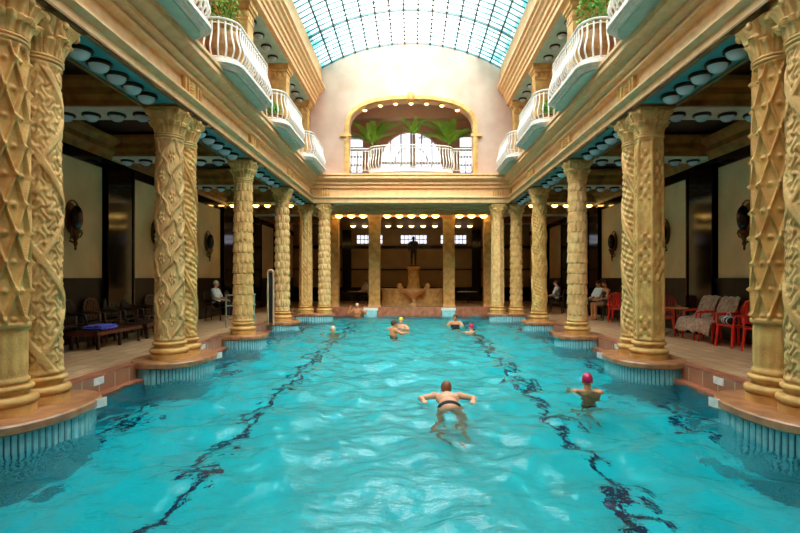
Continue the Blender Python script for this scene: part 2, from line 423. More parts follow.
# ------------------------------------------------------------------ main entablature
ENT = [(-.4, 4.6), (.35, 4.6), (.35, 4.75), (.39, 4.77), (.44, 4.80), (.44, 4.84), (.28, 4.845), (.25, 4.9), (.25, 5.19), (.29, 5.20), (.36, 5.22), (.36, 5.26), (.31, 5.27), (.31, 5.33), (.42, 5.36),
       (.42, 5.42), (.38, 5.43), (.38, 5.47), (.52, 5.54), (.60, 5.56), (.60, 5.64), (.56, 5.65), (.63, 5.69), (.63, 5.75), (-.4, 5.75)]
for s, nm in ((-1, 'left'), (1, 'right')):
    struct(MB().prism([(s*(CX-d), z) for d, z in ENT], -3, YE+.4, 'y').build('trim_entablature_'+nm, M['trim']),
           'carved limestone entablature over the %s colonnade' % nm, 'entablature')
    b = MB(); t = MB()
    yl = [2.0]+YC
    for j in range(5):
        x0, x1 = sorted((s*4.10, s*4.74)); ya, yb = yl[j]+.62, yl[j+1]-.62
        if j >= 2: ya += .25
        if j >= 1: yb += .2
        t.box(x0, x1, ya, yb, 4.588, 4.602)
        for xx in (4.07, 4.76): x0, x1 = sorted((s*(xx-.03), s*(xx+.03))); b.box(x0, x1, ya, yb, 4.56, 4.602)
    struct(t.build('trim_soffit_'+nm, M['teal']), 'teal painted soffit between the %s columns' % nm, 'soffit')
    x0, x1 = sorted((s*4.02, s*4.045)); b.box(x0, x1, -3, YE-.4, 4.585, 4.615)
    struct(b.build('trim_soffit_border_'+nm, M['trimdark']))
    r = MB()                                   # carved frieze panels over the columns
    for y in YC:
        x0, x1 = sorted((s*4.105, s*4.16)); r.box(x0, x1, y-.36, y+.36, 4.87, 5.195)
        for q in (-.33, -.2, .2, .33):
            x0, x1 = sorted((s*4.07, s*4.12)); r.box(x0, x1, y+q-.035, y+q+.035, 4.89, 5.18)
        for q in range(5):
            r.ball((s*4.10, y, 4.93+.055*q), (.04, .09, .04), 8, 6)
    struct(r.build('trim_frieze_'+nm, M['stone2'], None, 40))
ENDE = [(YE-d, z) for d, z in ENT[:-1]]+[(YE+.4, 5.75)]
struct(MB().prism(ENDE, -4.1, 4.1, 'x').build('trim_entablature_end', M['trim']), 'limestone entablature across the end of the hall', 'entablature')
r = MB()
for x in (-3.6, 3.6):
    for q in (-.2, -.1, 0, .1, .2): r.box(x+q-.03, x+q+.03, YE-.3, YE-.25, 4.92, 5.19)
struct(r.build('trim_frieze_end', M['stone2']))

# ------------------------------------------------------------------ end room behind the colonnade
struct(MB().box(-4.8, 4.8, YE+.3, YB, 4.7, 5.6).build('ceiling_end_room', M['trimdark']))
b = MB()
for y in (22.6, 23.4, 24.2, 25.0, 26.3): b.box(-4.8, 4.8, y-.12, y+.12, 4.58, 4.7)
struct(b.build('trim_end_beams', M['trim']))
WIN = [(-3.6, -1.9), (-.72, 1.0), (1.9, 3.6)]
b = MB()
b.box(-WALLX, WALLX, YB, YB+.3, 0, 3.72).box(-WALLX, WALLX, YB, YB+.3, 4.34, 5.6)
xs = [-WALLX]+[v for p in WIN for v in p]+[WALLX]
for k in range(0, len(xs), 2): b.box(xs[k], xs[k+1], YB, YB+.3, 3.72, 4.34)
struct(b.build('wall_far', mat('grey_brown_panel', srgb(150, 128, 100), .5, var=srgb(132, 110, 84), scale=1.5)))
b = MB().box(-WALLX, WALLX, YB-.08, YB, 3.42, 3.62)
for x in (-4.2, 4.2): b.box(x-.28, x+.28, YB-.3, YB, 0, 4.6)
b.box(-WALLX, WALLX, YB-.05, YB, 0, .9).box(-WALLX, WALLX, YB-.07, YB, 2.02, 2.1)
struct(b.build('trim_black_marble_end', M['black']))
for k, (xa, xb) in enumerate(WIN):
    o = struct(MB().box(xa, xb, YB+.14, YB+.16, 3.72, 4.34).build('window_%d' % (k+5), M['glass']),
               ['left', 'middle', 'right'][k]+' high strip window in the far wall behind the fountain', 'window')
    f = MB(); n = 7
    for i in range(n+1): x = xa+(xb-xa)*i/n; f.box(x-.02, x+.02, YB+.12, YB+.18, 3.72, 4.34)
    for z in (3.74, 4.03, 4.32): f.box(xa, xb, YB+.12, YB+.18, z-.02, z+.02)
    f.build('window_frame', M['ring'], o)

# ------------------------------------------------------------------ upper end wall with arch
VS, VR = 10.30, 1.06           # springing and rise of the glass vault
VH = 3.78
R_ = (VH*VH+VR*VR)/(2*VR)
def vault_z(x): return VS+VR-R_+sqrt(max(R_*R_-x*x, 0))
AH, AS, AT = 2.58, 7.75, 8.92  # arch half width, springing, crown
def arch_z(x, h=AH, sp=AS, top=AT):
    u = min(abs(x)/h, 1.0); return sp+(top-sp)*(1-u**2.5)**(1/2.5)
def arch_pts(h, sp, top, n=48, z0=ZG):
    pts = [(-h, z0)]
    for i in range(n+1):
        a = pi-pi*i/n; c_, s_ = cos(a), sin(a)
        pts.append((h*math.copysign(abs(c_)**(2/2.5), c_), sp+(top-sp)*abs(s_)**(2/2.5)))
    return pts+[(h, z0)]
b = MB()
P = arch_pts(AH, AS, AT); n = len(P)
outer = [(max(-4.3, min(4.3, x*4.3/AH)), z) for x, z in P]
vs = []; fs = []
for yy in (YE, YE+.45):
    for (x, z) in P: vs.append((x, yy, z))
    for i, (x, z) in enumerate(P):
        xo = -4.3+8.6*i/(n-1)
        if i == 0: vs.append((-4.3, yy, ZG))
        elif i == n-1: vs.append((4.3, yy, ZG))
        else:
            vs.append((xo, yy, vault_z(max(-VH, min(VH, xo)))+.02))
for k, off in enumerate((0, 2*n)):
    for i in range(n-1): fs.append((off+i, off+i+1, off+n+i+1, off+n+i))
for i in range(n-1): fs.append((i, i+1, 2*n+i+1, 2*n+i))
b.add(vs, fs); struct(b.build('wall_end_upper', M['plaster']), 'pale plaster end wall above the colonnade with a wide arch', 'wall')
b = MB()                                        # arch moulding with keystone
for (h, d, y0) in ((0, .20, .07), (.03, .09, .13)):
    A = arch_pts(AH+h, AS, AT+h); B = arch_pts(AH+h+d, AS, AT+h+d)
    vs = []; fs = []
    for yy in (YE-y0, YE+.02):
        vs += [(x, yy, z) for x, z in A]+[(x, yy, z) for x, z in B]
    k = len(A)
    for i in range(k-1):
        fs += [(i, i+1, k+i+1, k+i), (i, i+1, 2*k+i+1, 2*k+i), (k+i, k+i+1, 3*k+i+1, 3*k+i), (2*k+i, 2*k+i+1, 3*k+i+1, 3*k+i)]
    b.add(vs, fs)
b.ball((0, YE-.12, AT+.14), (.16, .1, .2), 12, 8)
for s in (-1, 1): b.box(s*2.72-.22, s*2.72+.22, YE-.14, YE+.02, 7.40, 7.5)
struct(b.build('trim_arch', M['stone2'], None, 35), 'golden stone moulding round the arch with a keystone', 'arch moulding')

# loggia behind the arch
YL = 25.2
BW, BT = 1.5, 8.62
def warch(x): return BT-BW+sqrt(max(BW*BW-x*x, 0))
b = MB()
xs = [-6.8, -3.25, -2.35, -BW]+[BW*-cos(pi*i/24) for i in range(1, 24)]+[BW, 2.35, 3.25, 6.8]
for i in range(len(xs)-1):
    xa, xb = xs[i], xs[i+1]; xm = (xa+xb)/2
    if abs(xm) < BW: za, zb = warch(xa), warch(xb)
    elif 2.35 < abs(xm) < 3.25: za = zb = 8.4
    else: za = zb = ZG
    b.prism([(xa, za), (xb, zb), (xb, 9.5), (xa, 9.5)], YL, YL+.3, 'y')
struct(b.build('wall_loggia', M['plaster']))
struct(MB().box(-6.8, 6.8, YE+.4, YL+.3, 9.3, 9.6).build('ceiling_loggia', M['plaster']))
struct(MB().box(-6.8, 6.8, YE+.35, YL+.3, 5.55, 5.75).build('floor_loggia', M['deck']))
struct(MB().box(-4.4, 4.4, YE+1.2, YE+1.6, 8.55, 9.3).build('trim_loggia_beam', M['plaster']))
struct(MB().box(-7, -6.8, YE-.2, YL+.3, 5.6, 9.5).box(6.8, 7, YE-.2, YL+.3, 5.6, 9.5).build('wall_loggia_ends', M['trim']))
pane = MB().prism([(-BW, ZG)]+[(-BW*cos(pi*i/24), warch(-BW*cos(pi*i/24))) for i in range(25)]+[(BW, ZG)], YL+.14, YL+.16, 'y')
o = struct(pane.build('window_2', M['glass']), 'big round-headed window behind the arch', 'window')
f = MB()
for x in (-1.0, -.5, .5, 1.0): f.box(x-.03, x+.03, YL+.1, YL+.2, ZG, warch(x))
f.box(-.05, .05, YL+.1, YL+.2, ZG, BT)
f.box(-BW, BW, YL+.1, YL+.2, 7.05, 7.15); f.box(-BW, BW, YL+.1, YL+.2, 6.3, 6.36)
f.tube([(-BW*cos(pi*i/24), YL+.15, warch(-BW*cos(pi*i/24))) for i in range(25)], .05, 6)
f.tube([(-.8*cos(pi*i/16), YL+.15, 7.1+.8*sin(pi*i/16)) for i in range(17)], .03, 6)
f.build('window_frame', M['white'], o)
for k, s in ((3, -1), (4, 1)):
    x0, x1 = sorted((s*2.35, s*3.25))
    o = struct(MB().box(x0, x1, YL+.14, YL+.16, ZG, 8.4).build('window_%d' % k, M['glass']), 'tall %s side window beyond the arch with violet frame' % SIDE[s], 'window')
    f = MB()
    for i in range(4): x = x0+.3*i; f.box(x-.025, x+.025, YL+.1, YL+.2, ZG, 7.75)
    for z in (6.2, 6.6, 7.0, 7.4, 7.7): f.box(x0, x1, YL+.1, YL+.2, z-.025, z+.025)
    f.box(x0, x1, YL+.08, YL+.2, 7.7, 7.86)
    f.build('window_frame', M['purple'], o)

# ------------------------------------------------------------------ upper galleries and roof
UPE = [(-3.0, 8.72), (.42, 8.72), (.42, 8.86), (.47, 8.88), (.47, 8.98), (.54, 9.02), (.54, 9.14), (.60, 9.17), (.64, 9.24), (.72, 9.28), (.72, 9.36), (.80, 9.4), (.80, 9.48), (.66, 9.5), (.66, 10.32), (.3, 10.32), (.3, 9.6), (-3.0, 9.6)]
for s, nm in ((-1, 'left'), (1, 'right')):
    struct(MB().prism([(s*(CX-d), z) for d, z in UPE], -3, YE+.1, 'y').build('trim_upper_beam_'+nm, M['trim']), 'moulded limestone beam under the %s edge of the glass roof' % nm, 'beam')
    x0, x1 = sorted((s*(CX+.3), s*7.0)); struct(MB().box(x0, x1, -3, YE+.4, 5.5, 5.74).build('floor_gallery_'+nm, M['deck']))
    x0, x1 = sorted((s*6.9, s*7.2)); struct(MB().box(x0, x1, -3, YE+.4, 5.6, 9.0).build('wall_gallery_'+nm, M['trim']))
    c = MB()
    for j in range(4):                          # doors of the gallery
        yc = (YC[j]+YC[j+1])/2; x0, x1 = sorted((s*6.84, s*6.92)); c.box(x0, x1, yc-.7, yc+.7, 5.75, 8.2)
    struct(c.build('door_gallery_'+nm, M['wood']), 'dark doors along the back of the %s gallery' % nm, 'door')
    x0, x1 = sorted((s*4.12, s*4.85)); t = MB()
    for j in range(5): yl = [2.0]+YC; t.box(x0, x1, yl[j]+.35, yl[j+1]-.35, 8.705, 8.725)
    struct(t.build('trim_upper_soffit_'+nm, M['sage']))
# glass vault
nb = 15
pts = [(-VH+2*VH*i/nb) for i in range(nb+1)]
arc = []
a0 = math.asin(VH/R_)
for i in range(nb+1):
    a = -a0+2*a0*i/nb; arc.append((R_*sin(a), VS+VR-R_+R_*cos(a)))
Y0, Y1 = 0.5, YE+.05
b = MB(); b.prism(arc+[(x, z+.15) for x, z in arc[::-1]], -3.1, Y0, 'y')  # unseen opaque vault, added to keep roof light off the near columns
struct(b.build('added_vault_blocker', M['plaster'], None, 40))
b = MB(); vs = []; fs = []
for (x, z) in arc: vs += [(x, Y0, z), (x, Y1, z)]
for i in range(nb): fs.append((2*i, 2*i+1, 2*i+3, 2*i+2))
b.add(vs, fs)
sky = struct(b.build('window_1', M['roofglass']), 'arched glass roof of blue-green panes over the pool', 'glass roof')
f = MB()
for i, (x, z) in enumerate(arc): f.box(x-.028, x+.028, Y0, Y1, z-.06, z+.02)
y = Y1-.03; k = 0
while y > Y0:
    r = .03 if k % 8 == 0 else .014; dz = .08 if k % 8 == 0 else .034
    for i in range(nb):
        (xa, za), (xb, zb) = arc[i], arc[i+1]
        f.add([(xa, y-r, za-dz), (xb, y-r, zb-dz), (xb, y+r, zb-dz), (xa, y+r, za-dz), (xa, y-r, za+.02), (xb, y-r, zb+.02), (xb, y+r, zb+.02), (xa, y+r, za+.02)],
              [(0,3,2,1),(4,5,6,7),(0,1,5,4),(1,2,6,5),(2,3,7,6),(3,0,4,7)])
    y -= .34; k += 1
f.build('glazing_bars', M['glassbar'], sky)

# ------------------------------------------------------------------ carved columns
SH0, SH1 = .36, 4.04
def smoothbox(t, wdt, soft):
    d = abs(t); return 1.0 if d < wdt else max(0.0, 1-(d-wdt)/soft)
def fr(t): return t-math.floor(t)
def tri(t): return abs(fr(t)*2-1)            # 1 at integers, 0 halfway
def band(z):                                  # raised necking rings of each shaft
    r = 0
    for zz, wd in ((SH0+.03, .03), (SH1-.03, .03)):
        r = max(r, .018*smoothbox(z-zz, wd*.6, .015))
    return r
def pat_net(a, z):
    u = a/(2*pi)*8; v = (z-1.05)/.62
    k1 = tri(u+v); k2 = tri(u-v)
    rid = max(smoothbox(1-k1, .10, .10), smoothbox(1-k2, .10, .10))
    node = max(0, cos(2*pi*v*2))**8*(.55+.45*cos(2*pi*u*2))
    bead = max(0, cos(2*pi*(v*2+.5)))**20*.6*(.5+.5*cos(2*pi*u*2+pi))
    if z < 1.02: return .008*(.5+.5*cos(14*a))*smoothbox(z-.7, .2, .05)+.03*smoothbox(z-1.0, .03, .02)-.008
    return .046*rid+.034*node-.020
def pat_floral(a, z):
    u = a/(2*pi)*2; v = z/1.15
    s_ = tri(u+v); z_ = tri(u-v)
    rib = min(1, smoothbox(1-s_, .11, .05)+.8*smoothbox(1-z_, .07, .04))
    fl = sin(a*13+sin(z*31)*1.5)*sin(z*40+cos(a*10)*1.6)
    fl = math.copysign(abs(fl)**.7, fl)
    return .024*rib+.012*max(fl, -.7)*(1-rib)
def pat_diamond(a, z):
    u = a/(2*pi)*4; v = z/.74
    d1 = tri(u+v+.07*sin(z*17)); d2 = tri(u-v+.07*sin(z*17))
    rib = max(smoothbox(1-d1, .09, .05), smoothbox(1-d2, .09, .05))-.5*max(smoothbox(1-d1, .025, .02), smoothbox(1-d2, .025, .02))
    uu = fr(u+v)-.5; vv = fr(u-v)-.5; rr = sqrt(uu*uu+vv*vv); an = math.atan2(vv, uu)
    ros = max(0, min(1, (.27*(.75+.25*cos(5*an))-rr)/.06))*(.6+.4*cos(rr*40))
    return .030*rib+.026*ros-.010
def pat_spiral(a, z):
    u = a/(2*pi)*3+z/1.05
    t = tri(u); rib = smoothbox(1-t, .16, .10)-.4*smoothbox(1-t, .04, .03)
    fl = sin(a*9+z*18)*sin(z*38-a*3); fl = math.copysign(abs(fl)**.6, fl)
    return .030*rib+.016*fl*(1-max(rib, 0))
def pat_scale(a, z):
    v = z/.27; row = math.floor(v); u = a/(2*pi)*12+(.5 if row % 2 else 0)
    x = fr(u)-.5; y = fr(v); wv = 1-abs(x)*2
    tip = max(0.0, min(1.0, (wv-(1-y)*.0-(.25 if y < .2 else 0))/.25))
    return .024*tip*(1-y)**.7+.008*smoothbox(x, .05, .06)-.008
def pat_panel(a, z):
    u = a/(2*pi)*6; t = tri(u); rib = smoothbox(1-t, .18, .05)
    fl = sin(z*26+math.floor(u)*2)*cos((fr(u)-.5)*10)
    fl = math.copysign(abs(fl)**.6, fl)*(1 if sin(z*4.2) > -.3 else .2)
    return .036*rib+.020*max(fl, -.4)*(1-rib)-.008
def pat_leaf(a, z):
    u = a/(2*pi)*9; v = z/.26; row = math.floor(v); u += .5*(row % 2)+.25*sin(z*3)
    x = fr(u)-.5; y = fr(v)-.5
    e = 1-sqrt((x/.46)**2+(y/.5)**2)
    return .036*max(0, e)**.5-.014*smoothbox(x, .04, .03)-.006
PATS = {'net': pat_net, 'floral': pat_floral, 'diamond': pat_diamond, 'spiral': pat_spiral, 'scale': pat_scale, 'panel': pat_panel, 'leaf': pat_leaf}
SHAFT = {}
def shaft_mesh(p, m):
    if (p, m) in SHAFT: return SHAFT[(p, m)]
    fn = PATS[p]; nz = 260
    zs = [SH0+(SH1-SH0)*j/nz for j in range(nz+1)]
    def rad(a, z):
        t = (z-SH0)/(SH1-SH0); base = .248-.022*t+.006*sin(pi*t)
        edge = min(1, (z-SH0)/.1, (SH1-z)/.1)
        return base-.006+1.15*fn(a, z)*max(0, edge)+band(z)
    me = MB().polar(rad, 168, zs).mesh('shaft', M[m], 180)
    SHAFT[(p, m)] = me; return me
def base_mesh():
    prof = [(.318, .03), (.318, .13)]
    for i in range(9): a = -pi/2+pi*i/8; prof.append((.29+.05*cos(a), .18+.05*sin(a)))
    prof += [(.262, .235), (.25, .255), (.262, .28)]
    for i in range(7): a = -pi/2+pi*i/6; prof.append((.265+.035*cos(a), .315+.03*sin(a)))
    prof += [(.25, .345), (.245, .365)]
    return MB().lathe(prof, 48).mesh('base', M['stone2'], 40)
def capital_mesh(variant):
    z0, z1 = SH1-.005, ZC-.05
    nz = 64; zs = [z0+(z1-z0)*j/nz for j in range(nz+1)]
    def rad(a, z):
        t = (z-z0)/(z1-z0)
        if t < .16:                                    # astragal rings
            return .238+.022*abs(sin(t/.16*pi*2))
        u = (t-.16)/.84
        r = .225+.085*u**1.3
        sq = 1/max(abs(cos(a)), abs(sin(a)))           # towards a square top
        r *= 1+(min(sq, 1.3)-1)*u**2*.85
        def tier(u0, u1, n_, ph, am, w_):
            if not u0 <= u <= u1: return 0
            q = (u-u0)/(u1-u0); lf = max(0, cos(n_*a+ph)); 
            shp = min(1, lf/max(.08, w_*q*q))            # leaf narrows towards its tip
            vein = .8+.2*cos(n_*5*a)
            return am*(.35+.65*q*q)*min(1, (1-q)/.12)*shp*vein
        if variant == 0:
            r += tier(0, .5, 4, 0, .085, .9)+tier(0, .5, 4, pi, .085, .9)+tier(.3, .92, 4, pi/2, .085, .8)+tier(.3, .92, 4, -pi/2, .085, .8)
        else:
            r += tier(0, .6, 6, 0, .08, .8)+tier(.0, .45, 6, pi, .06, .9)+tier(.5, .98, 4, pi, .09, .7)+tier(.5, .98, 4, 0, .06, .7)
            r += .02*max(0, sin(a*8+u*12))*sin(pi*u)
        return r
    b = MB().polar(rad, 144, zs)
    for k in range(4):
        a = pi/4+k*pi/2; b.ball((.375*cos(a), .375*sin(a), z1-.07), (.055, .055, .07), 10, 8)
        a = k*pi/2; b.ball((.315*cos(a), .315*sin(a), z1-.05), (.05, .05, .055), 10, 8)
    return b.mesh('capital', M['stone'], 60)
def abacus_mesh():
    return MB().box(-.33, .33, -.33, .33, ZC-.05, ZC-.025).box(-.35, .35, -.35, .35, ZC-.025, ZC).mesh('abacus', M['trimdark'])
BASE = base_mesh(); CAP = [capital_mesh(0), capital_mesh(1)]; ABA = abacus_mesh()
def column(x, y, pat, m, var, label, rz=0):
    t = thing('stone_column', (x, y, 0), label, 'column', 'carved stone columns round the pool', 0, 'thing')
    put('base', BASE, t); sh = put('shaft', shaft_mesh(pat, m), t); sh.rotation_euler = (0, 0, rz)
    put('capital', CAP[var], t); put('abacus', ABA, t)
    return t
CD = {'net': 'netted lattice', 'floral': 'zigzag floral', 'diamond': 'diamond rosette', 'spiral': 'spiral band', 'scale': 'scale', 'panel': 'upright panel', 'leaf': 'leaf'}
PR = .28
spec = {
 -1: [('net', 'stone2', 'nearest left column with netted lattice carving, at the left picture edge'),
      ('floral', 'stone', 'second left column, zigzag floral carving, right behind the netted one'),
      ('diamond', 'stone3', 'left column carved with diamonds and rosettes, front of second pair'),
      ('spiral', 'stone2', 'left spiral-banded column half hidden behind the diamond-carved one'),
      ('scale', 'stone', 'single left column covered in carved scales, left of the pool handrail'),
      ('leaf', 'stone3', 'single left leaf-carved column right behind the tall pool handrail'),
      ('panel', 'stone', 'outer column of the far left corner pair'),
      ('leaf', 'stone3', 'inner column of the far left corner pair, facing down the pool')],
  1: [('floral', 'stone', 'nearest right column, zigzag floral carving, cut by the right picture edge'),
      ('net', 'stone2', 'second right column with netted lattice carving, beside the red chairs'),
      ('panel', 'stone2', 'right column with upright carved panels, front of second pair'),
      ('spiral', 'stone', 'right spiral-banded column half hidden behind the panelled one'),
      ('scale', 'stone3', 'single right column covered in carved scales, left of the seated couple'),
      ('spiral', 'stone2', 'single right spiral-carved column, fourth from the far corner pair inwards'),
      ('leaf', 'stone', 'outer column of the far right corner pair'),
      ('panel', 'stone3', 'inner column of the far right corner pair, facing down the pool')]}
spec[1][5] = ('spiral', 'stone2', 'single right spiral-carved column between the scaled one and the corner pair')
for s in (-1, 1):
    pos = [(CX, YC[0]-PR), (CX, YC[0]+PR), (CX, YC[1]-PR), (CX, YC[1]+PR), (CX, YC[2]), (CX, YC[3]), (CX, YC[4]), (3.62, YC[4])]
    for k, (x, y) in enumerate(pos):
        p, m, lab = spec[s][k]; column(s*x, y, p, m, k % 2, lab, k*.7)

# plinths under the columns: rounded stone slab over a ribbed tile drum that stands in the pool
def plinth(x, y, rx, ry, label):
    t = thing('column_plinth', (x, y, 0), label, 'plinth', 'rounded plinths standing in the pool')
    def sup(k, n_=2.4, m=96):
        pts = []
        for i in range(m):
            a = 2*pi*i/m; c_, s_ = cos(a), sin(a)
            pts.append((rx*k*math.copysign(abs(c_)**(2/n_), c_), ry*k*math.copysign(abs(s_)**(2/n_), s_)))
        return pts
    b = MB(); lay = [(.985, -.075), (1.0, -.06), (1.0, .01), (.975, .03)]
    vs = []; fs = []; m = 96
    for k, z in lay: vs += [(p[0], p[1], z) for p in sup(k)]
    for j in range(len(lay)-1):
        for i in range(m): fs.append((j*m+i, j*m+(i+1) % m, (j+1)*m+(i+1) % m, (j+1)*m+i))
    fs += [tuple(range(m))[::-1], tuple(range((len(lay)-1)*m, len(lay)*m))]
    b.add(vs, fs).build('slab', M['slabstone'], t, 30)
    d = MB(); nr = int(2*pi*(rx+ry)/2/.075); n = nr*6; vs = []; fs = []
    for z in (-1.6, -.075):
        for i in range(n):
            a = 2*pi*i/n; k = .93-.022*(1 if (i % 6) in (4, 5) else 0)
            c_, s_ = cos(a), sin(a)
            vs.append((rx*k*math.copysign(abs(c_)**(2/2.4), c_), ry*k*math.copysign(abs(s_)**(2/2.4), s_), z))
    for i in range(n): fs.append((i, (i+1) % n, n+(i+1) % n, n+i))
    fs += [tuple(range(n))[::-1], tuple(range(n, 2*n))]
    dr = d.add(vs, fs).build('ribbed_drum', M['rib'], t); dr.data.materials.append(M['grout'])
    for i in range(n):
        if (i % 6) == 4: dr.data.polygons[i].material_index = 1
    return t
PL = [(CX, YC[0], .66, .95, 'nearest %s plinth under the first pair of columns'), (CX, YC[1], .66, .92, '%s plinth under the second pair of columns'),
      (CX, YC[2], .62, .62, '%s plinth under the scale-carved single column'), (CX, YC[3], .60, .60, '%s plinth under the fourth column bay, a single column'),
      (4.05, YC[4], .86, .5, 'far %s corner plinth under two columns side by side')]
for s in (-1, 1):
    for x, y, rx, ry, lab in PL: plinth(s*x, y, rx, ry, lab % SIDE[s])

# depth plates on risers and slabs
def plate(x, y, z, rz, label):
    o = MB().box(-.006, .006, -.13, .13, -.055, .055).build('depth_plate', M['white'], None, None, (x, y, z)); o.rotation_euler = (0, 0, rz)
    tag(o, label, 'plate', 'white depth plates along the pool edge')
for s in (-1, 1):
    plate(s*4.738, 7.95, -.075, 0, 'white plate on the %s pool riser between the two column pairs' % SIDE[s])
    plate(s*4.738, 11.9, -.075, 0, 'white plate on the %s pool riser past the second column pair' % SIDE[s])
    plate(s*4.738, 15.8, -.075, 0, 'white plate on the %s pool riser past the scale-carved column' % SIDE[s])
    plate(s*3.78, YC[0]+.42, -.03, s*radians(16), 'white plate on the edge of the nearest %s plinth' % SIDE[s])
    plate(s*3.78, YC[1]+.42, -.03, s*radians(16), 'white plate on the edge of the second %s plinth' % SIDE[s])

# square pillars of the end room
for x, lab in ((-3.95, 'slim square pillar behind the far left corner columns'), (-1.86, 'square stone pillar left of the fountain'),
               (1.90, 'square stone pillar right of the fountain'), (3.95, 'slim square pillar behind the far right corner columns')):
    t = thing('square_pillar', (x, 26.4, 0), lab, 'pillar', 'square pillars before the fountain room', 0, 'thing')
    MB().box(-.28, .28, -.28, .28, .16, 4.34).build('shaft', M['stone2'], t)
    MB().box(-.33, .33, -.33, .33, 0, .12).box(-.31, .31, -.31, .31, .12, .16).build('base', M['trim'], t)
    MB().box(-.30, .30, -.30, .30, 4.34, 4.40).box(-.28, .28, -.28, .28, 4.40, 4.46).box(-.33, .33, -.33, .33, 4.46, 4.58).build('capital', M['stone'], t)
# white tiled piers at the far curb
for x, lab in ((-1.9, 'white tiled block on the far curb below the left fountain pillar'), (1.75, 'white tiled block on the far curb below the right fountain pillar')):
    t = thing('tiled_block', (x, YF-.15, 0), lab, 'block', 'tiled blocks on the far curb')
    MB().box(-.3, .3, -.12, .12, -.8, -.02).build('block', M['rib'], t)
    MB().box(-.34, .34, -.14, .14, -.02, .1).build('cap', M['white'], t)

# ------------------------------------------------------------------ dome lamps
def lamp(mt):
    t = thing('dome_lamp', (0, 0, 0), 'dome lamp', 'lamp')
    MB().lathe([(.155, 0), (.165, -.02), (.16, -.045), (.135, -.055), (.13, -.03)], 24).build('ring', M['ring'], t, 40)
    prof = [(.128, -.04)]+[(.128*cos(a), -.045-.105*sin(a)) for a in [pi/2*i/7 for i in range(1, 7)]]+[(.006, -.15)]
    MB().lathe(prof, 24).build('bowl', mt, t, 60)
    return t
L_OFF = lamp(M['milk']); L_ON = lamp(M['lit'])
used = {'off': False, 'on': False}
def put_lamp(loc, label, group, on=False, scale=1.0):
    key = 'on' if on else 'off'; proto = L_ON if on else L_OFF
    if not used[key]:
        used[key] = True; proto.location = loc; proto['label'] = label; proto['group'] = group; o = proto
    else: o = dup(proto, loc, label, group)
    o.scale = (scale,)*3
BAYN = ['between the first and second columns pairs', 'between the second pair and third column', 'between the third and fourth columns', 'between the fourth and corner columns']
BAYS = ['ahead of the second column pair', 'past the second column pair', 'past the scale-carved column', 'before the corner columns']
for s in (-1, 1):
    for j in range(4):
        ya = YC[j]+(.85 if j < 2 else .6); yb = YC[j+1]-(.85 if j < 1 else .55)
        for k in range(5):
            put_lamp((s*4.42, ya+(yb-ya)*(k+.5)/5, 4.588), '%s dome lamp in the %s teal soffit %s' % (ORD[k], SIDE[s], BAYS[j]), 'lamps in the %s teal soffit' % SIDE[s], False, 1.05)
    for j in range(1, 5):
        for k in range(6):
            on = (j == 4)
            put_lamp((s*(5.05+.48*k), YC[j], 4.6), '%s dome lamp from the pool, %s aisle beam at %s' % (ORD[k], SIDE[s], ['', 'the second pair', 'the third column', 'the fourth column', 'the corner'][j]), 'lamps under the %s aisle beams' % SIDE[s], on)
for k in range(13):
    x = -3.6+.6*k
    if min(abs(x-1.90), abs(x+1.86)) < .2: continue
    put_lamp((x, 25.9, 4.7), '%s lit dome lamp from left, front row before the fountain' % ORD[k], 'lit lamps before the fountain', True, 1.5)
for k in range(11):
    put_lamp((-3.5+.7*k, 31.2, 4.7), '%s lit dome lamp from left, back row over the fountain' % ORD[k], 'lit lamps over the fountain', True, 1.2)
for k in range(7):
    x = -1.95+.65*k
    put_lamp((x, YE+.24, arch_z(x)-.0), '%s small lit dome lamp from the left under the big arch' % ORD[k], 'lamps under the arch', True, .7)
for s in (-1, 1):
    for j in range(1, 4):
        for k in range(4):
            ya, yb = YC[j]+.5, YC[j+1]-.5
            put_lamp((s*4.48, ya+(yb-ya)*(k+.5)/4, 8.705), '%s dome lamp under the %s upper beam, %s' % (ORD[k], SIDE[s], ['', 'second bay', 'third bay', 'last bay'][j]), 'lamps under the %s upper beam' % SIDE[s])

# ------------------------------------------------------------------ upper gallery pillars
proto = None
for s in (-1, 1):
    for j, y in enumerate(YC[:4]+[YE-.36]):
        lab = '%s gallery pillar standing above the %s' % (SIDE[s], ['first column pair', 'second column pair', 'third column', 'fourth column', 'corner column'][j])
        if proto is None:
            t = thing('gallery_pillar', (s*4.45, y, ZG), lab, 'pillar', 'pillars of the upper galleries', 0, 'thing'); proto = t
            MB().box(-.3, .3, -.3, .3, 0, .25).box(-.27, .27, -.27, .27, .25, .34).build('base', M['trim'], t)
            MB().box(-.24, .24, -.24, .24, .34, 2.45).build('shaft', M['stone2'], t)
            b = MB().box(-.26, .26, -.26, .26, 2.45, 2.52).box(-.24, .24, -.24, .24, 2.52, 2.72).box(-.29, .29, -.29, .29, 2.72, 2.8).box(-.34, .34, -.34, .34, 2.8, 2.97)
            for q in (-.16, 0, .16):
                for sg in (-1, 1): b.ball((q, sg*.245, 2.62), (.06, .03, .08), 8, 6); b.ball((sg*.245, q, 2.62), (.03, .06, .08), 8, 6)
            b.build('capital', M['stone'], t)
        else: dup(proto, (s*4.45, y, ZG), lab)

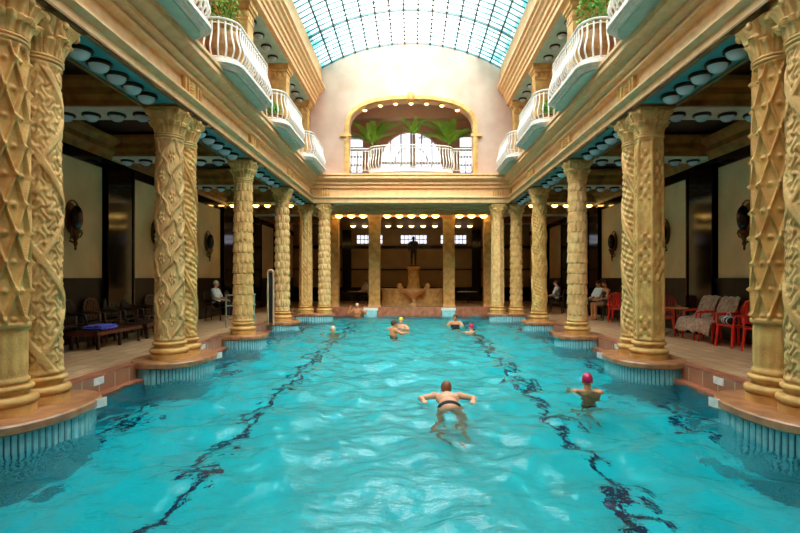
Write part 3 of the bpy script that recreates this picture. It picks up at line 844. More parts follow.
# ------------------------------------------------------------------ balconies
def outline(w2, d, k=10, rc=.42):
    """half plan of a balcony: wall at v=0, bulging to v=d"""
    pts = [(-w2, 0), (-w2, d-rc)]
    for i in range(1, k): a = pi/2*i/k; pts.append((-w2+rc*(1-cos(a)), d-rc+rc*sin(a)))
    pts.append((-w2+rc, d)); m = [(-x, y) for x, y in reversed(pts)]
    return pts+m
def resample(pts, n):
    L_ = [0]
    for a, c in zip(pts, pts[1:]): L_.append(L_[-1]+math.dist(a, c))
    out = []
    for i in range(n):
        t = L_[-1]*i/(n-1); j = 0
        while j < len(L_)-2 and L_[j+1] < t: j += 1
        q = (t-L_[j])/max(L_[j+1]-L_[j], 1e-9); a, c = pts[j], pts[j+1]
        dx, dy = c[0]-a[0], c[1]-a[1]; l = math.hypot(dx, dy) or 1
        out.append((a[0]+dx*q, a[1]+dy*q, -dy/l, dx/l))      # position and outward normal
    return out
BALMESH = {}
def baluster_mesh(h):
    if h not in BALMESH:
        prof = [(0, 0), (.03, .06), (.075, .16), (.095, .26), (.085, .36), (.045, .5), (.01, .64), (-.005, .78), (0, 1.0)]
        BALMESH[h] = MB().tube([(0, o, z*h) for o, z in prof], .019, 6).mesh('baluster', M['white'], 60)
    return BALMESH[h]
def balcony(loc, rz, label, w2=1.42, d=.78, nbal=30, h=.80, under=True, rail_in=.07):
    t = thing('balcony', loc, label, 'balcony', 'white railed balconies', rz)
    O = outline(w2, d)
    def off(k): return [(x*(1-k/w2), y*(1-k/d) if y > 0 else 0) for x, y in O]
    sl = MB()
    sl.prism(off(.02), .06, .10, 'z'); sl.prism(off(-.03), .10, .17, 'z'); sl.prism(off(.0), .17, .20, 'z'); sl.prism(off(.06), .02, .06, 'z')
    sl.build('slab', M['white'], t)
    if under: MB().prism(off(.12), -.02, .02, 'z').build('underside', M['sage'], t)
    rail = resample(off(rail_in), 70)
    r = put('railing', MB().tube([(p[0], p[1], h+.22) for p in rail], .024, 8).mesh('railing', M['white'], 60), t)
    MB().tube([(p[0], p[1], .25) for p in rail], .014, 6).tube([(p[0], p[1], h+.13) for p in rail], .012, 6).build('lower_rail', M['white'], r, 60)
    me = baluster_mesh(h-.05)
    for p in resample(off(rail_in), nbal):
        o = put('baluster', me, r, (p[0], p[1], .22)); o.rotation_euler = (0, 0, math.atan2(p[3], p[2])-pi/2)
    return t
BL = ['nearest', 'second', 'third', 'farthest']
for s in (-1, 1):
    for j in range(4):
        yc = (YC[j]+YC[j+1])/2
        # local v axis points to the pool's centre line
        balcony((s*4.22, yc, 5.70), (pi/2 if s > 0 else -pi/2), '%s balcony on the %s with white belly railing, over the colonnade' % (BL[j], SIDE[s]))
# end balcony: a bowed middle with straight wings in the arch
t = thing('balcony', (0, YE-.02, 5.76), 'bowed white balcony in the middle of the end wall arch', 'balcony', 'white railed balconies', pi)
O = [(-1.75, -.4)]+[(-1.75+.0+1.75*(1-cos(pi*i/24)), .62*sin(pi*i/24)**.7) for i in range(25)]+[(1.75, -.4)]
sl = MB().prism(O, .08, .2, 'z').prism([(x*.93, y*.9) for x, y in O], -.06, .08, 'z'); sl.build('slab', M['white'], t)
path = [(-2.55, -.1), (-1.75, -.1)]+[(-1.7*cos(pi*i/24), .56*sin(pi*i/24)**.8) for i in range(1, 24)]+[(1.75, -.1), (2.55, -.1)]
rail = resample(path, 90)
r = put('railing', MB().tube([(p[0], p[1], 1.16) for p in rail], .026, 8).mesh('railing', M['white'], 60), t)
MB().tube([(p[0], p[1], .26) for p in rail], .015, 6).tube([(p[0], p[1], 1.06) for p in rail], .013, 6).build('lower_rail', M['white'], r, 60)
for p in resample(path, 46):
    o = put('baluster', baluster_mesh(.87), r, (p[0], p[1], .22)); o.rotation_euler = (0, 0, math.atan2(p[3], p[2])-pi/2)

# ------------------------------------------------------------------ plants
def frond_mesh(L_, droop, seed):
    rnd = random.Random(seed); b = MB(); pts = []
    for i in range(13):
        t = i/12; pts.append(Vector((L_*t*(.35+.5*t), 0, L_*(t*.95-droop*t*t))))
    b.tube(pts, [.014*(1-.8*i/12) for i in range(13)], 5)
    for i in range(2, 13):
        for q in (0, .5):
            if i+q > 12: continue
            p = pts[i] if q == 0 else (pts[i]+pts[min(i+1, 12)])/2
            d = (pts[min(i+1, 12)]-pts[i-1]).normalized()
            ll = .34*L_*(1-.55*(i/12))*rnd.uniform(.85, 1.1)
            for sg in (-1, 1):
                tip = p+Vector((d.x*ll*.6, sg*ll*.75, d.z*ll*.4-.12*ll)); mid = (p+tip)/2+Vector((0, 0, .05*ll))
                wv = d*.022
                b.add([p-wv*.5, mid-wv, tip, mid+wv, p+wv*.5, mid+Vector((0, 0, -.006))], [(0, 1, 5), (1, 2, 5), (2, 3, 5), (3, 4, 5), (4, 0, 5)])
    return b.mesh('frond', M['leaf'])
FR = [frond_mesh(1.0, .38, 1), frond_mesh(1.15, .5, 2), frond_mesh(.9, .25, 3)]
def palm(loc, label, n=13, sc=1.0, trunk=.45):
    t = thing('potted_palm', loc, label, 'palm', 'potted palms in the arch')
    MB().lathe([(.17, 0), (.19, .03), (.24, .36), (.26, .38), (.26, .43), (.22, .43), (.2, .38)], 24).build('pot', M['terra'], t, 40)
    MB().tube([(0, 0, .36), (.02, 0, .36+trunk*.5), (0, .01, .36+trunk)], [.09, .075, .06], 10).build('trunk', M['bark'], t, 60)
    for k in range(n):
        o = put('frond', FR[k % 3], t, (0, 0, .34+trunk)); e = random.uniform(-.35, .35)
        o.rotation_euler = (0, e*(.6 if k % 2 else -.9), k*2.4+e); q = sc*random.uniform(.85, 1.15); o.scale = (q, q, q)
palm((-1.75, 23.3, ZG), 'potted palm at the left of the big arched window', 21, 1.3, 1.35)
palm((.12, 23.1, ZG), 'small potted palm in the middle before the arched window', 11, .85, 1.75)
palm((1.75, 23.3, ZG), 'potted palm at the right of the big arched window', 21, 1.3, 1.35)
def bush(loc, label, r=.45, n=420, seed=1):
    rnd = random.Random(seed); t = thing('potted_bush', loc, label, 'plant', 'plants on the balconies')
    hu = .3 if r < .5 else 1.0
    MB().lathe([(.16, 0), (.2, .03*hu), (.14, .12*hu), (.2, .25*hu), (.34, .5*hu), (.38, .72*hu), (.33, .88*hu), (.37, .95*hu), (.37, hu), (.3, hu), (.28, .9*hu)], 28).build('urn', M['urn'], t, 40)
    b = MB()
    for k in range(n):
        u = Vector((rnd.gauss(0, 1), rnd.gauss(0, .6), rnd.gauss(.35, .8))).normalized()*r*rnd.uniform(.35, 1)
        p = Vector((0, 0, hu+r*.45))+Vector((u.x*1.3, u.y*.8, u.z)); 
        if p.z < hu-.1: p.z = hu+rnd.random()*.2
        d = Vector((rnd.gauss(0, 1), rnd.gauss(0, 1), rnd.gauss(.2, .8))).normalized(); s_ = d.orthogonal().normalized(); l = rnd.uniform(.07, .14)
        b.add([p, p+d*l*.5+s_*l*.28, p+d*l, p+d*l*.5-s_*l*.28, p+d*l*.5+d.cross(s_)*l*.08], [(0, 1, 4), (1, 2, 4), (2, 3, 4), (3, 0, 4)])
    for k in range(14):
        a = rnd.uniform(0, 6.28); b.tube([(0, 0, hu-.1), (.2*cos(a), .12*sin(a), hu+r*.4), (.4*cos(a), .25*sin(a), hu+r*.8)], .006, 4)
    b.build('foliage', M['leaf2'], t)
    return t
def balc_bush(s, y, z, lab, r, seed):
    o = bush((s*4.05, y, z), lab, r, 420, seed); o.rotation_euler = (0, 0, pi/2)
balc_bush(-1, 11.3, 5.905, 'leafy green bush in an urn on the second left balcony', .56, 2)
balc_bush(1, 11.3, 5.905, 'leafy green bush in an urn on the second right balcony', .60, 3)
balc_bush(-1, 15.2, 5.905, 'low green plant on the third left balcony', .34, 4)
balc_bush(1, 15.2, 5.905, 'low green plant on the third right balcony', .34, 5)

# ------------------------------------------------------------------ wall sconces
def sconce(s, y, label):
    t = thing('wall_sconce', (s*WALLX, y, 2.75), label, 'wall lamp', 'oval wall sconces', 0 if s < 0 else pi)
    # local +x points into the hall
    ring = [(.07, .25*cos(2*pi*i/32), .16+.36*sin(2*pi*i/32)) for i in range(32)]
    MB().ball((.02, 0, .12), (.02, .22, .36), 20, 12).build('backplate', M['brass'], t, 60)
    MB().tube(ring, .02, 8, True).build('oval_frame', M['brass'], t, 60)
    MB().ball((.16, 0, .12), (.12, .145, .29), 20, 14).build('globe', M['globe'], t, 60)
    b = MB().lathe([(.015, -.62), (.03, -.58), (.02, -.54), (.05, -.46), (.035, -.4), (.09, -.3), (.07, -.26), (.13, -.2), (.14, -.16), (.1, -.14)], 16, (.13, 0, 0))
    for sg in (-1, 1):
        b.tube([(.05, sg*.05, -.36), (.14, sg*.16, -.3), (.16, sg*.2, -.2), (.13, sg*.18, -.13), (.11, sg*.14, -.17)], .02, 7)
    b.tube([(0, 0, -.4), (.08, 0, -.44), (.13, 0, -.4)], .025, 8)
    b.build('bracket', M['brass'], t, 50)
for s in (-1, 1):
    for y, lab in ((11.85, 'nearest'), (15.7, 'middle'), (19.7, 'farthest')):
        sconce(s, y, '%s oval bronze sconce with dark globe on the %s wall' % (lab, SIDE[s]))

# ------------------------------------------------------------------ fountain
t = thing('fountain', (.12, 28.6, 0), 'stone fountain with curved tub and footed bowl between the far pillars', 'fountain')
tub = MB(); A = []; B = []
for i in range(33):
    a = pi+pi*i/32; A.append((1.75*cos(a), .95*sin(a))); B.append((1.6*cos(a), .82*sin(a)))
tub.prism(A+B[::-1], .1, .84, 'z'); tub.prism([(x*1.03, y*1.03) for x, y in A]+B[::-1], .84, .94, 'z'); tub.prism([(x*1.05, y*1.05) for x, y in A]+B[::-1], 0, .14, 'z')
tub.build('tub', M['stone'], t)
MB().lathe([(.2, .0), (.22, .1), (.1, .2), (.09, .4), (.2, .55), (.5, .72), (.62, .84), (.64, .9), (.58, .9), (.4, .8), (.05, .78)], 40, (0, -1.35, 0)).build('bowl', M['trim'], t, 40)
MB().lathe([(.42, .0), (.42, .9), (.36, 1.0), (.33, 1.05), (.30, 1.95), (.36, 2.0), (.36, 2.1), (.28, 2.14)], 24, (0, .05, 0)).build('pedestal', M['stone2'], t, 40)
b = MB()
for sg in (-1, 1): b.ball((sg*.75, -.75, 1.06), (.14, .12, .16), 12, 8); b.capsule((sg*.75, -.75, .96), (sg*.6, -.8, .98), .07, .05)
b.build('carved_figures', M['stone'], t, 60)

# ------------------------------------------------------------------ human figures
def vec(*p): return Vector(p)
def remeshed(name, mb, m, voxel, parent, smooth_it=5):
    me = mb.mesh(name+'_src', None); ob = bpy.data.objects.new('tmp', me); COL.objects.link(ob)
    r = ob.modifiers.new('r', 'REMESH'); r.mode = 'VOXEL'; r.voxel_size = voxel
    sm = ob.modifiers.new('s', 'SMOOTH'); sm.factor = .5; sm.iterations = smooth_it
    dg = bpy.context.evaluated_depsgraph_get(); ev = ob.evaluated_get(dg)
    me2 = bpy.data.meshes.new_from_object(ev, depsgraph=dg); me2.name = name
    bpy.data.objects.remove(ob); bpy.data.meshes.remove(me)
    me2.materials.clear(); me2.materials.append(m)
    me2.polygons.foreach_set('use_smooth', [True]*len(me2.polygons))
    return put(name, me2, parent)
def frame(F, U):
    F = F.normalized(); R3 = F.cross(U).normalized(); U = R3.cross(F).normalized()
    m = Matrix((R3, F, U)).transposed(); return m      # columns right, forward, up
def hand(b, wrist, d, palmn, side, k=1.0, curl=.35):
    """palm + five fingers; d: direction, palmn: palm normal, side: +1 thumb on d x palmn"""
    d = d.normalized(); n = (palmn-d*palmn.dot(d)).normalized(); s_ = d.cross(n)*side
    mt = Matrix((s_, d, n)).transposed()
    b.ball(wrist+d*.05*k, (.043*k, .055*k, .018*k), 12, 8, mt)
    for i, (off, ln) in enumerate(((.032, .072), (.011, .080), (-.011, .074), (-.031, .058))):
        p = wrist+d*.088*k+s_*off*k; q = p
        for j, (fr_, r0, r1) in enumerate(((.45, .0095, .0088), (.32, .0088, .008), (.23, .008, .0065))):
            ang = curl*(j+.4); dd = (d*cos(ang)+n*sin(ang)).normalized()
            e = q+dd*ln*fr_*k; b.capsule(q, e, r0*k, r1*k, 8); q = e
    p = wrist+d*.03*k+s_*.036*k; e = p+(d*.7+s_*.75+n*.25).normalized()*.04*k; b.capsule(p, e, .012*k, .0105*k, 8)
    b.capsule(e, e+(d*.9+s_*.25+n*.3).normalized()*.033*k, .0105*k, .008*k, 8)
def head(b, c, F, U, parts):
    m = frame(F, U); w_ = lambda x, y, z: c+m @ Vector((x, y, z))
    b.ball(w_(0, -.012, .025), (.074, .094, .092), 20, 14, m)
    b.ball(w_(0, .022, -.035), (.058, .066, .075), 16, 12, m)
    b.ball(w_(0, .05, -.085), (.03, .03, .024), 12, 8, m)
    b.capsule(w_(0, .086, .005), w_(0, .104, -.028), .010, .015, 8)
    for sg in (-1, 1):
        b.ball(w_(sg*.076, -.008, -.012), (.011, .022, .032), 10, 8, m)
        parts.append(('eye', w_(sg*.031, .079, .006), (.012, .008, .009), m, 'eye'))
    parts.append(('mouth', w_(0, .083, -.056), (.024, .01, .007), m, 'lip'))
    return m
def person(name, loc, label, J, F, skin='skin', voxel=.012, rz=0, hair=None, cap=None, clothes=(), head_up=None, palms=None, group=None, k=1.0):
    """J: joint positions (local). F: facing direction of the face."""
    t = thing('person', loc, label, 'person', group, rz)
    b = MB(); parts = []
    J = {q: Vector(p) for q, p in J.items()}
    pv, ch, nk, hd = J['pelvis'], J['chest'], J['neck'], J['head']
    side = (J['shR']-J['shL']).normalized(); sp = (ch-pv).normalized(); fw = sp.cross(side)*-1
    mt = Matrix((side, fw, sp)).transposed()
    b.ball(pv, (.165, .115, .13), 18, 12, mt); b.ball(pv.lerp(ch, .5), (.145, .105, .17), 18, 12, mt)
    b.ball(ch, (.175, .118, .18), 18, 12, mt); b.ball(ch+sp*.1, (.165, .095, .09), 18, 10, mt)
    b.capsule(ch+sp*.1, nk, .075, .058); b.capsule(nk, hd-(hd-nk)*.2, .056, .052)
    hm = head(b, hd, F, head_up or (hd-nk), parts)
    for s_ in 'LR':
        sh, el, wr = J['sh'+s_], J['el'+s_], J['wr'+s_]
        b.capsule(ch+sp*.11, sh, .06, .06); b.ball(sh, .066); b.capsule(sh, el, .055, .042); b.capsule(el, el.lerp(wr, .35), .043, .044); b.capsule(el.lerp(wr, .3), wr, .043, .028)
        d = (wr-el); pn = Vector((palms or {}).get(s_, (0, 0, -1))); 
        if abs(pn.normalized().dot(d.normalized())) > .95: pn = Vector((0, 1, 0))
        hand(b, wr, d, pn, 1 if s_ == 'R' else -1)
        hp, kn, an = J['hip'+s_], J['kn'+s_], J['an'+s_]
        b.capsule(hp, kn, .09, .058); b.capsule(kn, kn.lerp(an, .35), .056, .057); b.capsule(kn.lerp(an, .3), an, .056, .037)
        toe = J.get('toe'+s_, an+Vector((0, 0, -.1))); b.capsule(an, toe, .042, .03); b.ball(an-(toe-an).normalized()*.03, .04)
    remeshed('body', b, M[skin], voxel, t)
    for nm, c, r, m, mm in parts: MB().ball(c, r, 10, 8, m).build(nm, M[mm], t, 180)
    def wv(x, y, z): return hd+hm @ Vector((x, y, z))
    if cap:
        q = MB(); q.ball((0, 0, 0), (.082, .102, .098), 24, 16)
        q.v = [(x, y, max(z, -.02+.35*y)) for x, y, z in q.v]
        q.v = [tuple(wv(x, y-.012, z+.032)) for x, y, z in q.v]; q.build('swim_cap', M[cap], t, 60)
    if hair:
        q = MB(); q.ball((0, 0, 0), (.084, .103, .1), 24, 16)
        q.v = [(x*(1+.02*sin(40*y+30*z)), y, max(z, -.09+.9*max(y+.02, 0)+(.02*sin(30*x)))) for x, y, z in q.v]
        q.v = [tuple(wv(x, y-.018, z+.032)) for x, y, z in q.v]; q.build('hair', M[hair], t, 60)
    for nm, mm, fn in clothes:
        q = MB(); fn(q, J, mt); remeshed(nm, q, M[mm], max(voxel, .012), t, 6)
    return t
def trunks(q, J, mt):
    pv = J['pelvis']; q.ball(pv, (.182, .13, .115), 18, 12, mt)
    for s_ in 'LR': q.capsule(J['hip'+s_], J['hip'+s_].lerp(J['kn'+s_], .45), .105, .088)
def briefs(q, J, mt):
    q.ball(J['pelvis'], (.18, .13, .10), 18, 12, mt)
def suit(q, J, mt):
    q.ball(J['pelvis'], (.18, .13, .14), 18, 12, mt); q.ball(J['pelvis'].lerp(J['chest'], .5), (.158, .12, .18), 18, 12, mt); q.ball(J['chest'], (.182, .132, .13), 18, 12, mt)
def shirt(q, J, mt):
    sp = (J['chest']-J['pelvis']).normalized()
    q.ball(J['pelvis'].lerp(J['chest'], .15), (.19, .14, .14), 18, 12, mt); q.ball(J['pelvis'].lerp(J['chest'], .5), (.175, .135, .19), 18, 12, mt)
    q.ball(J['chest'], (.195, .14, .2), 18, 12, mt); q.ball(J['chest']+sp*.1, (.185, .115, .1), 18, 12, mt)
    for s_ in 'LR': q.capsule(J['chest']+sp*.11, J['sh'+s_], .08, .085); q.capsule(J['sh'+s_], J['sh'+s_].lerp(J['el'+s_], .75), .085, .072)
def slacks(q, J, mt):
    q.ball(J['pelvis'], (.19, .14, .12), 18, 12, mt)
    for s_ in 'LR': q.capsule(J['hip'+s_], J['kn'+s_], .112, .08); q.capsule(J['kn'+s_], J['kn'+s_].lerp(J['an'+s_], .85), .08, .065)

def prone(dirv=1, yaw=0):
    """breaststroke, swimming towards +y; z=0 is the water line"""
    return dict(pelvis=(0, -.28, -.07), chest=(0, .17, -.045), neck=(0, .39, -.005), head=(0, .48, .055),
                shL=(-.19, .30, -.02), elL=(-.40, .22, -.035), wrL=(-.36, -.02, -.01), shR=(.19, .30, -.02), elR=(.40, .22, -.035), wrR=(.36, -.02, -.01),
                hipL=(-.1, -.34, -.12), knL=(-.17, -.46, -.52), anL=(-.14, -.74, -.82), toeL=(-.16, -.8, -.93),
                hipR=(.1, -.34, -.12), knR=(.17, -.46, -.52), anR=(.14, -.74, -.82), toeR=(.16, -.8, -.93))
def upright(sh=-.02, arm=.38, fwd=.12):
    """treading water, facing +y; z=0 water line at shoulder height + sh"""
    z = -sh
    return dict(pelvis=(0, -.03, z-.52), chest=(0, 0, z-.14), neck=(0, .0, z+.04), head=(0, .03, z+.165),
                shL=(-.18, 0, z-.02), elL=(-arm, fwd, z-.12), wrL=(-arm+.05, fwd+.24, z-.1), shR=(.18, 0, z-.02), elR=(arm, fwd, z-.12), wrR=(arm-.05, fwd+.24, z-.1),
                hipL=(-.1, -.03, z-.6), knL=(-.12, .1, z-.98), anL=(-.13, -.1, z-1.22), toeL=(-.14, -.02, z-1.26),
                hipR=(.1, -.03, z-.6), knR=(.12, .1, z-.98), anR=(.13, -.1, z-1.22), toeR=(.14, -.02, z-1.26))
def seated(lean=.05, hs=.46):
    """on a seat, facing +y, feet on z=0"""
    return dict(pelvis=(0, 0, hs+.11), chest=(0, -lean, hs+.46), neck=(0, -lean+.01, hs+.66), head=(0, -lean+.04, hs+.80),
                shL=(-.19, -lean, hs+.57), elL=(-.27, .08, hs+.30), wrL=(-.16, .3, hs+.24), shR=(.19, -lean, hs+.57), elR=(.27, .08, hs+.30), wrR=(.16, .3, hs+.24),
                hipL=(-.1, .02, hs+.09), knL=(-.13, .44, hs+.08), anL=(-.13, .43, .09), toeL=(-.14, .58, .04),
                hipR=(.1, .02, hs+.09), knR=(.13, .44, hs+.08), anR=(.13, .43, .09), toeR=(.14, .58, .04))
person('swimmer', (.58, 7.55, WATER+.035), 'swimmer with auburn hair doing breaststroke in the middle of the pool', prone(), vec(0, 1, .1), 'skin', .008, 0, hair='redhair', head_up=vec(0, -.2, 1), clothes=(('swim_trunks', 'black_cloth', briefs),), group='swimmers')
person('swimmer', (2.80, 8.14, WATER), 'swimmer in a magenta cap, shoulders out of the water at right', upright(-.02, .27, .14), vec(0, 1, 0), 'skin2', .008, radians(-8), cap='pink', clothes=(('swim_briefs', 'black_cloth', briefs),), group='swimmers')
person('swimmer', (-2.50, 16.7, WATER), 'pale-haired swimmer low in the water at left', upright(0.03), vec(0, 1, 0), 'skin', .014, radians(200), hair='whitehair', group='swimmers')
person('swimmer', (-.53, 16.2, WATER), 'bare-backed bather turned right, in front of the lime-capped one', upright(-.2, .3), vec(0, 1, 0), 'skin2', .014, radians(-60), hair='hair', clothes=(('swim_trunks', 'black_cloth', briefs),), group='swimmers')
person('swimmer', (-.34, 18.5, WATER), 'bather with a lime yellow cap in the far middle of the pool', upright(-.12), vec(0, 1, 0), 'skin', .014, radians(150), cap='lime', group='swimmers')
person('swimmer', (1.62, 18.9, WATER), 'brown-haired bather in a dark swimsuit standing right of the far middle', upright(-.2, .28), vec(0, 1, 0), 'skin2', .014, radians(170), hair='hair', clothes=(('swimsuit', 'black_cloth', suit),), group='swimmers')
person('swimmer', (2.02, 17.3, WATER), 'swimmer in a magenta cap far off, beside the dark-suited bather', upright(.0, .42), vec(0, 1, 0), 'skin', .014, radians(10), cap='pink', group='swimmers')
J = upright(-.34)
J.update(elL=(-.42, -.02, .16), wrL=(-.34, -.3, .42), elR=(.42, -.02, .16), wrR=(.34, -.3, .42))
J = {q: p for q, p in J.items()}
person('bather', (-2.52, 24.22, WATER), 'bather leaning back on the far curb, left of the fountain', J, vec(0, 1, 0), 'skin2', .014, pi, hair='whitehair', group='swimmers')

# statue on the fountain
st = thing('statue', (.12, 28.65, 2.14), 'dark bronze statue of a standing figure on the fountain pedestal', 'statue')
J = {q: Vector(p) for q, p in dict(pelvis=(0, 0, .86), chest=(0, .0, 1.22), neck=(0, 0, 1.42), head=(0, .02, 1.56)).items()}
q = MB(); mt = Matrix.Identity(3)
q.ball((0, 0, .88), (.16, .11, .13)); q.ball((0, 0, 1.06), (.14, .1, .18)); q.ball((0, 0, 1.25), (.18, .12, .17)); q.capsule((0, 0, 1.3), (0, 0, 1.46), .08, .055); q.ball((0, .0, 1.56), (.08, .095, .115))
for sg in (-1, 1):
    q.capsule((sg*.09, 0, .84), (sg*.1, -.05*sg, .46), .095, .06); q.capsule((sg*.1, -.05*sg, .46), (sg*.1, 0, .1), .062, .042); q.capsule((sg*.1, 0, .07), (sg*.12, -.12, .05), .042, .035)
q.capsule((.18, 0, 1.34), (.26, -.05, 1.08), .06, .045); q.capsule((.26, -.05, 1.08), (.16, -.2, .95), .045, .035)
q.capsule((-.18, 0, 1.34), (-.3, -.02, 1.12), .06, .045); q.capsule((-.3, -.02, 1.12), (-.24, -.05, .86), .045, .035)
remeshed('figure', q, M['bronze'], .014, st)
MB().box(-.24, .24, -.2, .2, 0, .05).build('base', M['bronze'], st)

# ------------------------------------------------------------------ chairs, tables
def chair_proto(m, label):
    t = thing('armchair', (0, 0, 0), label, 'chair')
    # faces +y, seat at .44
    b = MB(); nx, ny = 10, 10; vs = []; fs = []
    for j in range(ny+1):
        for i in range(nx+1):
            u, v = i/nx*2-1, j/ny*2-1; vs.append((u*.25*(1-.04*v), v*.24, .44-.02*(1-u*u)*(1-v*v)+.012*v))
    n = len(vs); vs += [(x, y, z-.025) for x, y, z in vs]
    for j in range(ny):
        for i in range(nx):
            a = j*(nx+1)+i; fs += [(a, a+1, a+nx+2, a+nx+1), (n+a, n+a+nx+1, n+a+nx+2, n+a+1)]
    rim = [i for i in range(nx+1)]+[j*(nx+1)+nx for j in range(1, ny+1)]+[ny*(nx+1)+i for i in range(nx-1, -1, -1)]+[j*(nx+1) for j in range(ny-1, 0, -1)]
    for a, c in zip(rim, rim[1:]+rim[:1]): fs.append((a, c, n+c, n+a))
    b.add(vs, fs).build('seat', m, t, 50)
    b = MB()                                    # rounded back with upright slots
    arch = [(-.24+.0*i, 0) for i in range(1)]
    pts = [(-.235, -.24, .43), (-.245, -.27, .6), (-.23, -.30, .78), (-.15, -.325, .90), (0, -.335, .935), (.15, -.325, .90), (.23, -.30, .78), (.245, -.27, .6), (.235, -.24, .43)]
    b.tube(pts, .022, 8)
    for x in (-.15, -.075, 0, .075, .15): b.tube([(x, -.25, .47), (x, -.29, .7), (x, -.33, .905 if abs(x) < .1 else .885)], [.024, .026, .024], 8)
    b.tube([(-.24, -.262, .56), (0, -.27, .55), (.24, -.262, .56)], .02, 8)
    b.build('backrest', m, t, 60)
    for sx in (-1, 1):
        MB().tube([(sx*.245, -.285, .68), (sx*.285, -.1, .66), (sx*.285, .12, .645), (sx*.265, .2, .62), (sx*.255, .215, .45)], [.02, .025, .026, .024, .02], 8).build('armrest', m, t, 60)
    for sx in (-1, 1):
        for sy in (-1, 1):
            MB().tube([(sx*.225, sy*.21, .43), (sx*.255, sy*.25, 0)], [.03, .02], 8).build('leg', m, t, 60)
    return t
RP = chair_proto(M['red'], 'red plastic armchair'); DP = chair_proto(M['wood'], 'dark chair'); BP = chair_proto(mat('brown_wood', srgb(112, 70, 40), .45, var=srgb(70, 42, 24), scale=9), 'brown chair'); MP = chair_proto(M['darkred'], 'maroon chair')
first = {'r': True, 'd': True, 'm': True, 'b': True}
def chair(kind, loc, rz, label, group, sc=1.08):
    p = {'r': RP, 'd': DP, 'm': MP, 'b': BP}[kind]
    if first[kind]:
        first[kind] = False; p.location = loc; p.rotation_euler = (0, 0, rz); p['label'] = label; p['group'] = group; o = p
    else: o = dup(p, loc, label, group, rz)
    o.scale = (sc, sc, sc); return o
G = 'red plastic chairs in the right aisle'
chair('r', (7.1, 10.4, 0), pi/2+.1, 'red plastic chair partly behind the second right column', G)
chair('r', (7.05, 11.25, 0), pi/2+.05, 'bare red plastic chair with slotted back, right of the draped towels', G)
chair('r', (7.08, 12.0, 0), pi/2, 'red chair under the nearer grey-beige towel', G)
chair('r', (7.08, 12.75, 0), pi/2, 'red chair under the farther grey-beige towel', G)
chair('r', (6.45, 13.5, 0), -pi/2+.25, 'red chair at the pale-topped table, just right of the panelled column', G)
chair('m', (7.15, 14.45, 0), pi-.3, 'dull maroon chair with round back behind the pale-topped table', G)
chair('r', (7.0, 17.5, 0), -.6, 'red chair left of the panelled column, near the seated couple', G)
def table(loc, r, h, top, label, group):
    t = thing('side_table', loc, label, 'table', group)
    MB().lathe([(r*.97, h-.03), (r, h-.025), (r, h-.008), (r*.98, h)], 36).build('table_top', top, t, 40)
    MB().tube([(0, 0, .05), (0, 0, h-.03)], .03, 10).build('stem', M['ring'], t, 60)
    for k in range(3):
        a = 2*pi*k/3+.4; MB().tube([(0, 0, .12), (r*.5*cos(a), r*.5*sin(a), .06), (r*.75*cos(a), r*.75*sin(a), .014)], .014, 8).build('leg', M['ring'], t, 60)
table((7.0, 13.75, 0), .32, .72, M['oak'], 'small round table with pale yellow top in the right aisle', 'small tables')
table((3.25, 30.2, 0), .6, .72, M['white_cloth'], 'round white-topped table right of the far fountain', 'small tables')
table((-3.15, 30.0, 0), .55, .74, M['oak'], 'round table left of the far fountain', 'small tables')

def drape(loc, rz, label, wdt=.62, seed=1):
    """towel over chair: from behind the backrest, over its top, down to the seat and over the front edge"""
    prof = [(-.46, .52), (-.43, .75), (-.40, .95), (-.365, 1.055), (-.32, 1.06), (-.27, .98), (-.20, .80), (-.12, .62), (.0, .545), (.16, .53), (.285, .53), (.34, .47), (.37, .34), (.385, .22)]
    rnd = random.Random(seed); nu = 16; L_ = len(prof)*2-1; rows = []
    for j in range(L_):
        a = prof[j//2]; c = prof[min(j//2+1, len(prof)-1)]; q = (j % 2)*.5
        rows.append((a[0]+(c[0]-a[0])*q, a[1]+(c[1]-a[1])*q))
    vs = []; fs = []
    for j, (y, z) in enumerate(rows):
        t = j/(L_-1)
        for i in range(nu+1):
            u = i/nu*2-1; hang = max(0, abs(u)-.86)*1.4
            hem = .05*sin(3*u+seed)*(1 if j > L_-5 else 0)
            vs.append((u*wdt/2*(1+.12*t)+.02*sin(9*t+seed), y+.014*sin(11*u+seed+5*t), z+.012*sin(9*u+3*t+seed)-hang*.25+hem*.5))
    for j in range(L_-1):
        for i in range(nu):
            q = j*(nu+1)+i; fs.append((q, q+1, q+nu+2, q+nu+1))
    me = bpy.data.meshes.new('draped_towel'); me.from_pydata(vs, [], fs); me.materials.append(M['towel']); me.polygons.foreach_set('use_smooth', [True]*len(me.polygons))
    o = put('draped_towel', me, None, loc); o.rotation_euler = (0, 0, rz)
    so = o.modifiers.new('t', 'SOLIDIFY'); so.thickness = .016; so.offset = 1
    ss = o.modifiers.new('s', 'SUBSURF'); ss.levels = 1; ss.render_levels = 1
    tag(o, label, 'towel', 'towels draped over chairs')
drape((7.08, 12.0, 0), pi/2, 'grey-beige towel draped over the chair nearest the bare red one', .66, 1)
drape((7.08, 12.75, 0), pi/2, 'grey-beige towel draped over the farther of two chairs', .70, 4)
# striped bag on the seat beside
t = thing('striped_bag', (6.93, 11.3, .487), 'black and white striped bag lying on the bare red chair', 'bag')
MB().ball((0, 0, .085), (.11, .17, .085), 16, 10).build('body', M['black_cloth'], t, 180)
for q in (-.08, 0, .08): MB().tube([(.112*cos(a)*sqrt(1-(q/.17)**2)*1.02, q, .085+.087*sin(a)*sqrt(1-(q/.17)**2)) for a in [2*pi*i/20 for i in range(20)]], .012, 6, True).build('stripe', M['white_cloth'], t, 60)
MB().tube([(0, -.08, .16), (0, -.05, .25), (0, .05, .25), (0, .08, .16)], .01, 6).build('handle', M['white_cloth'], t, 60)

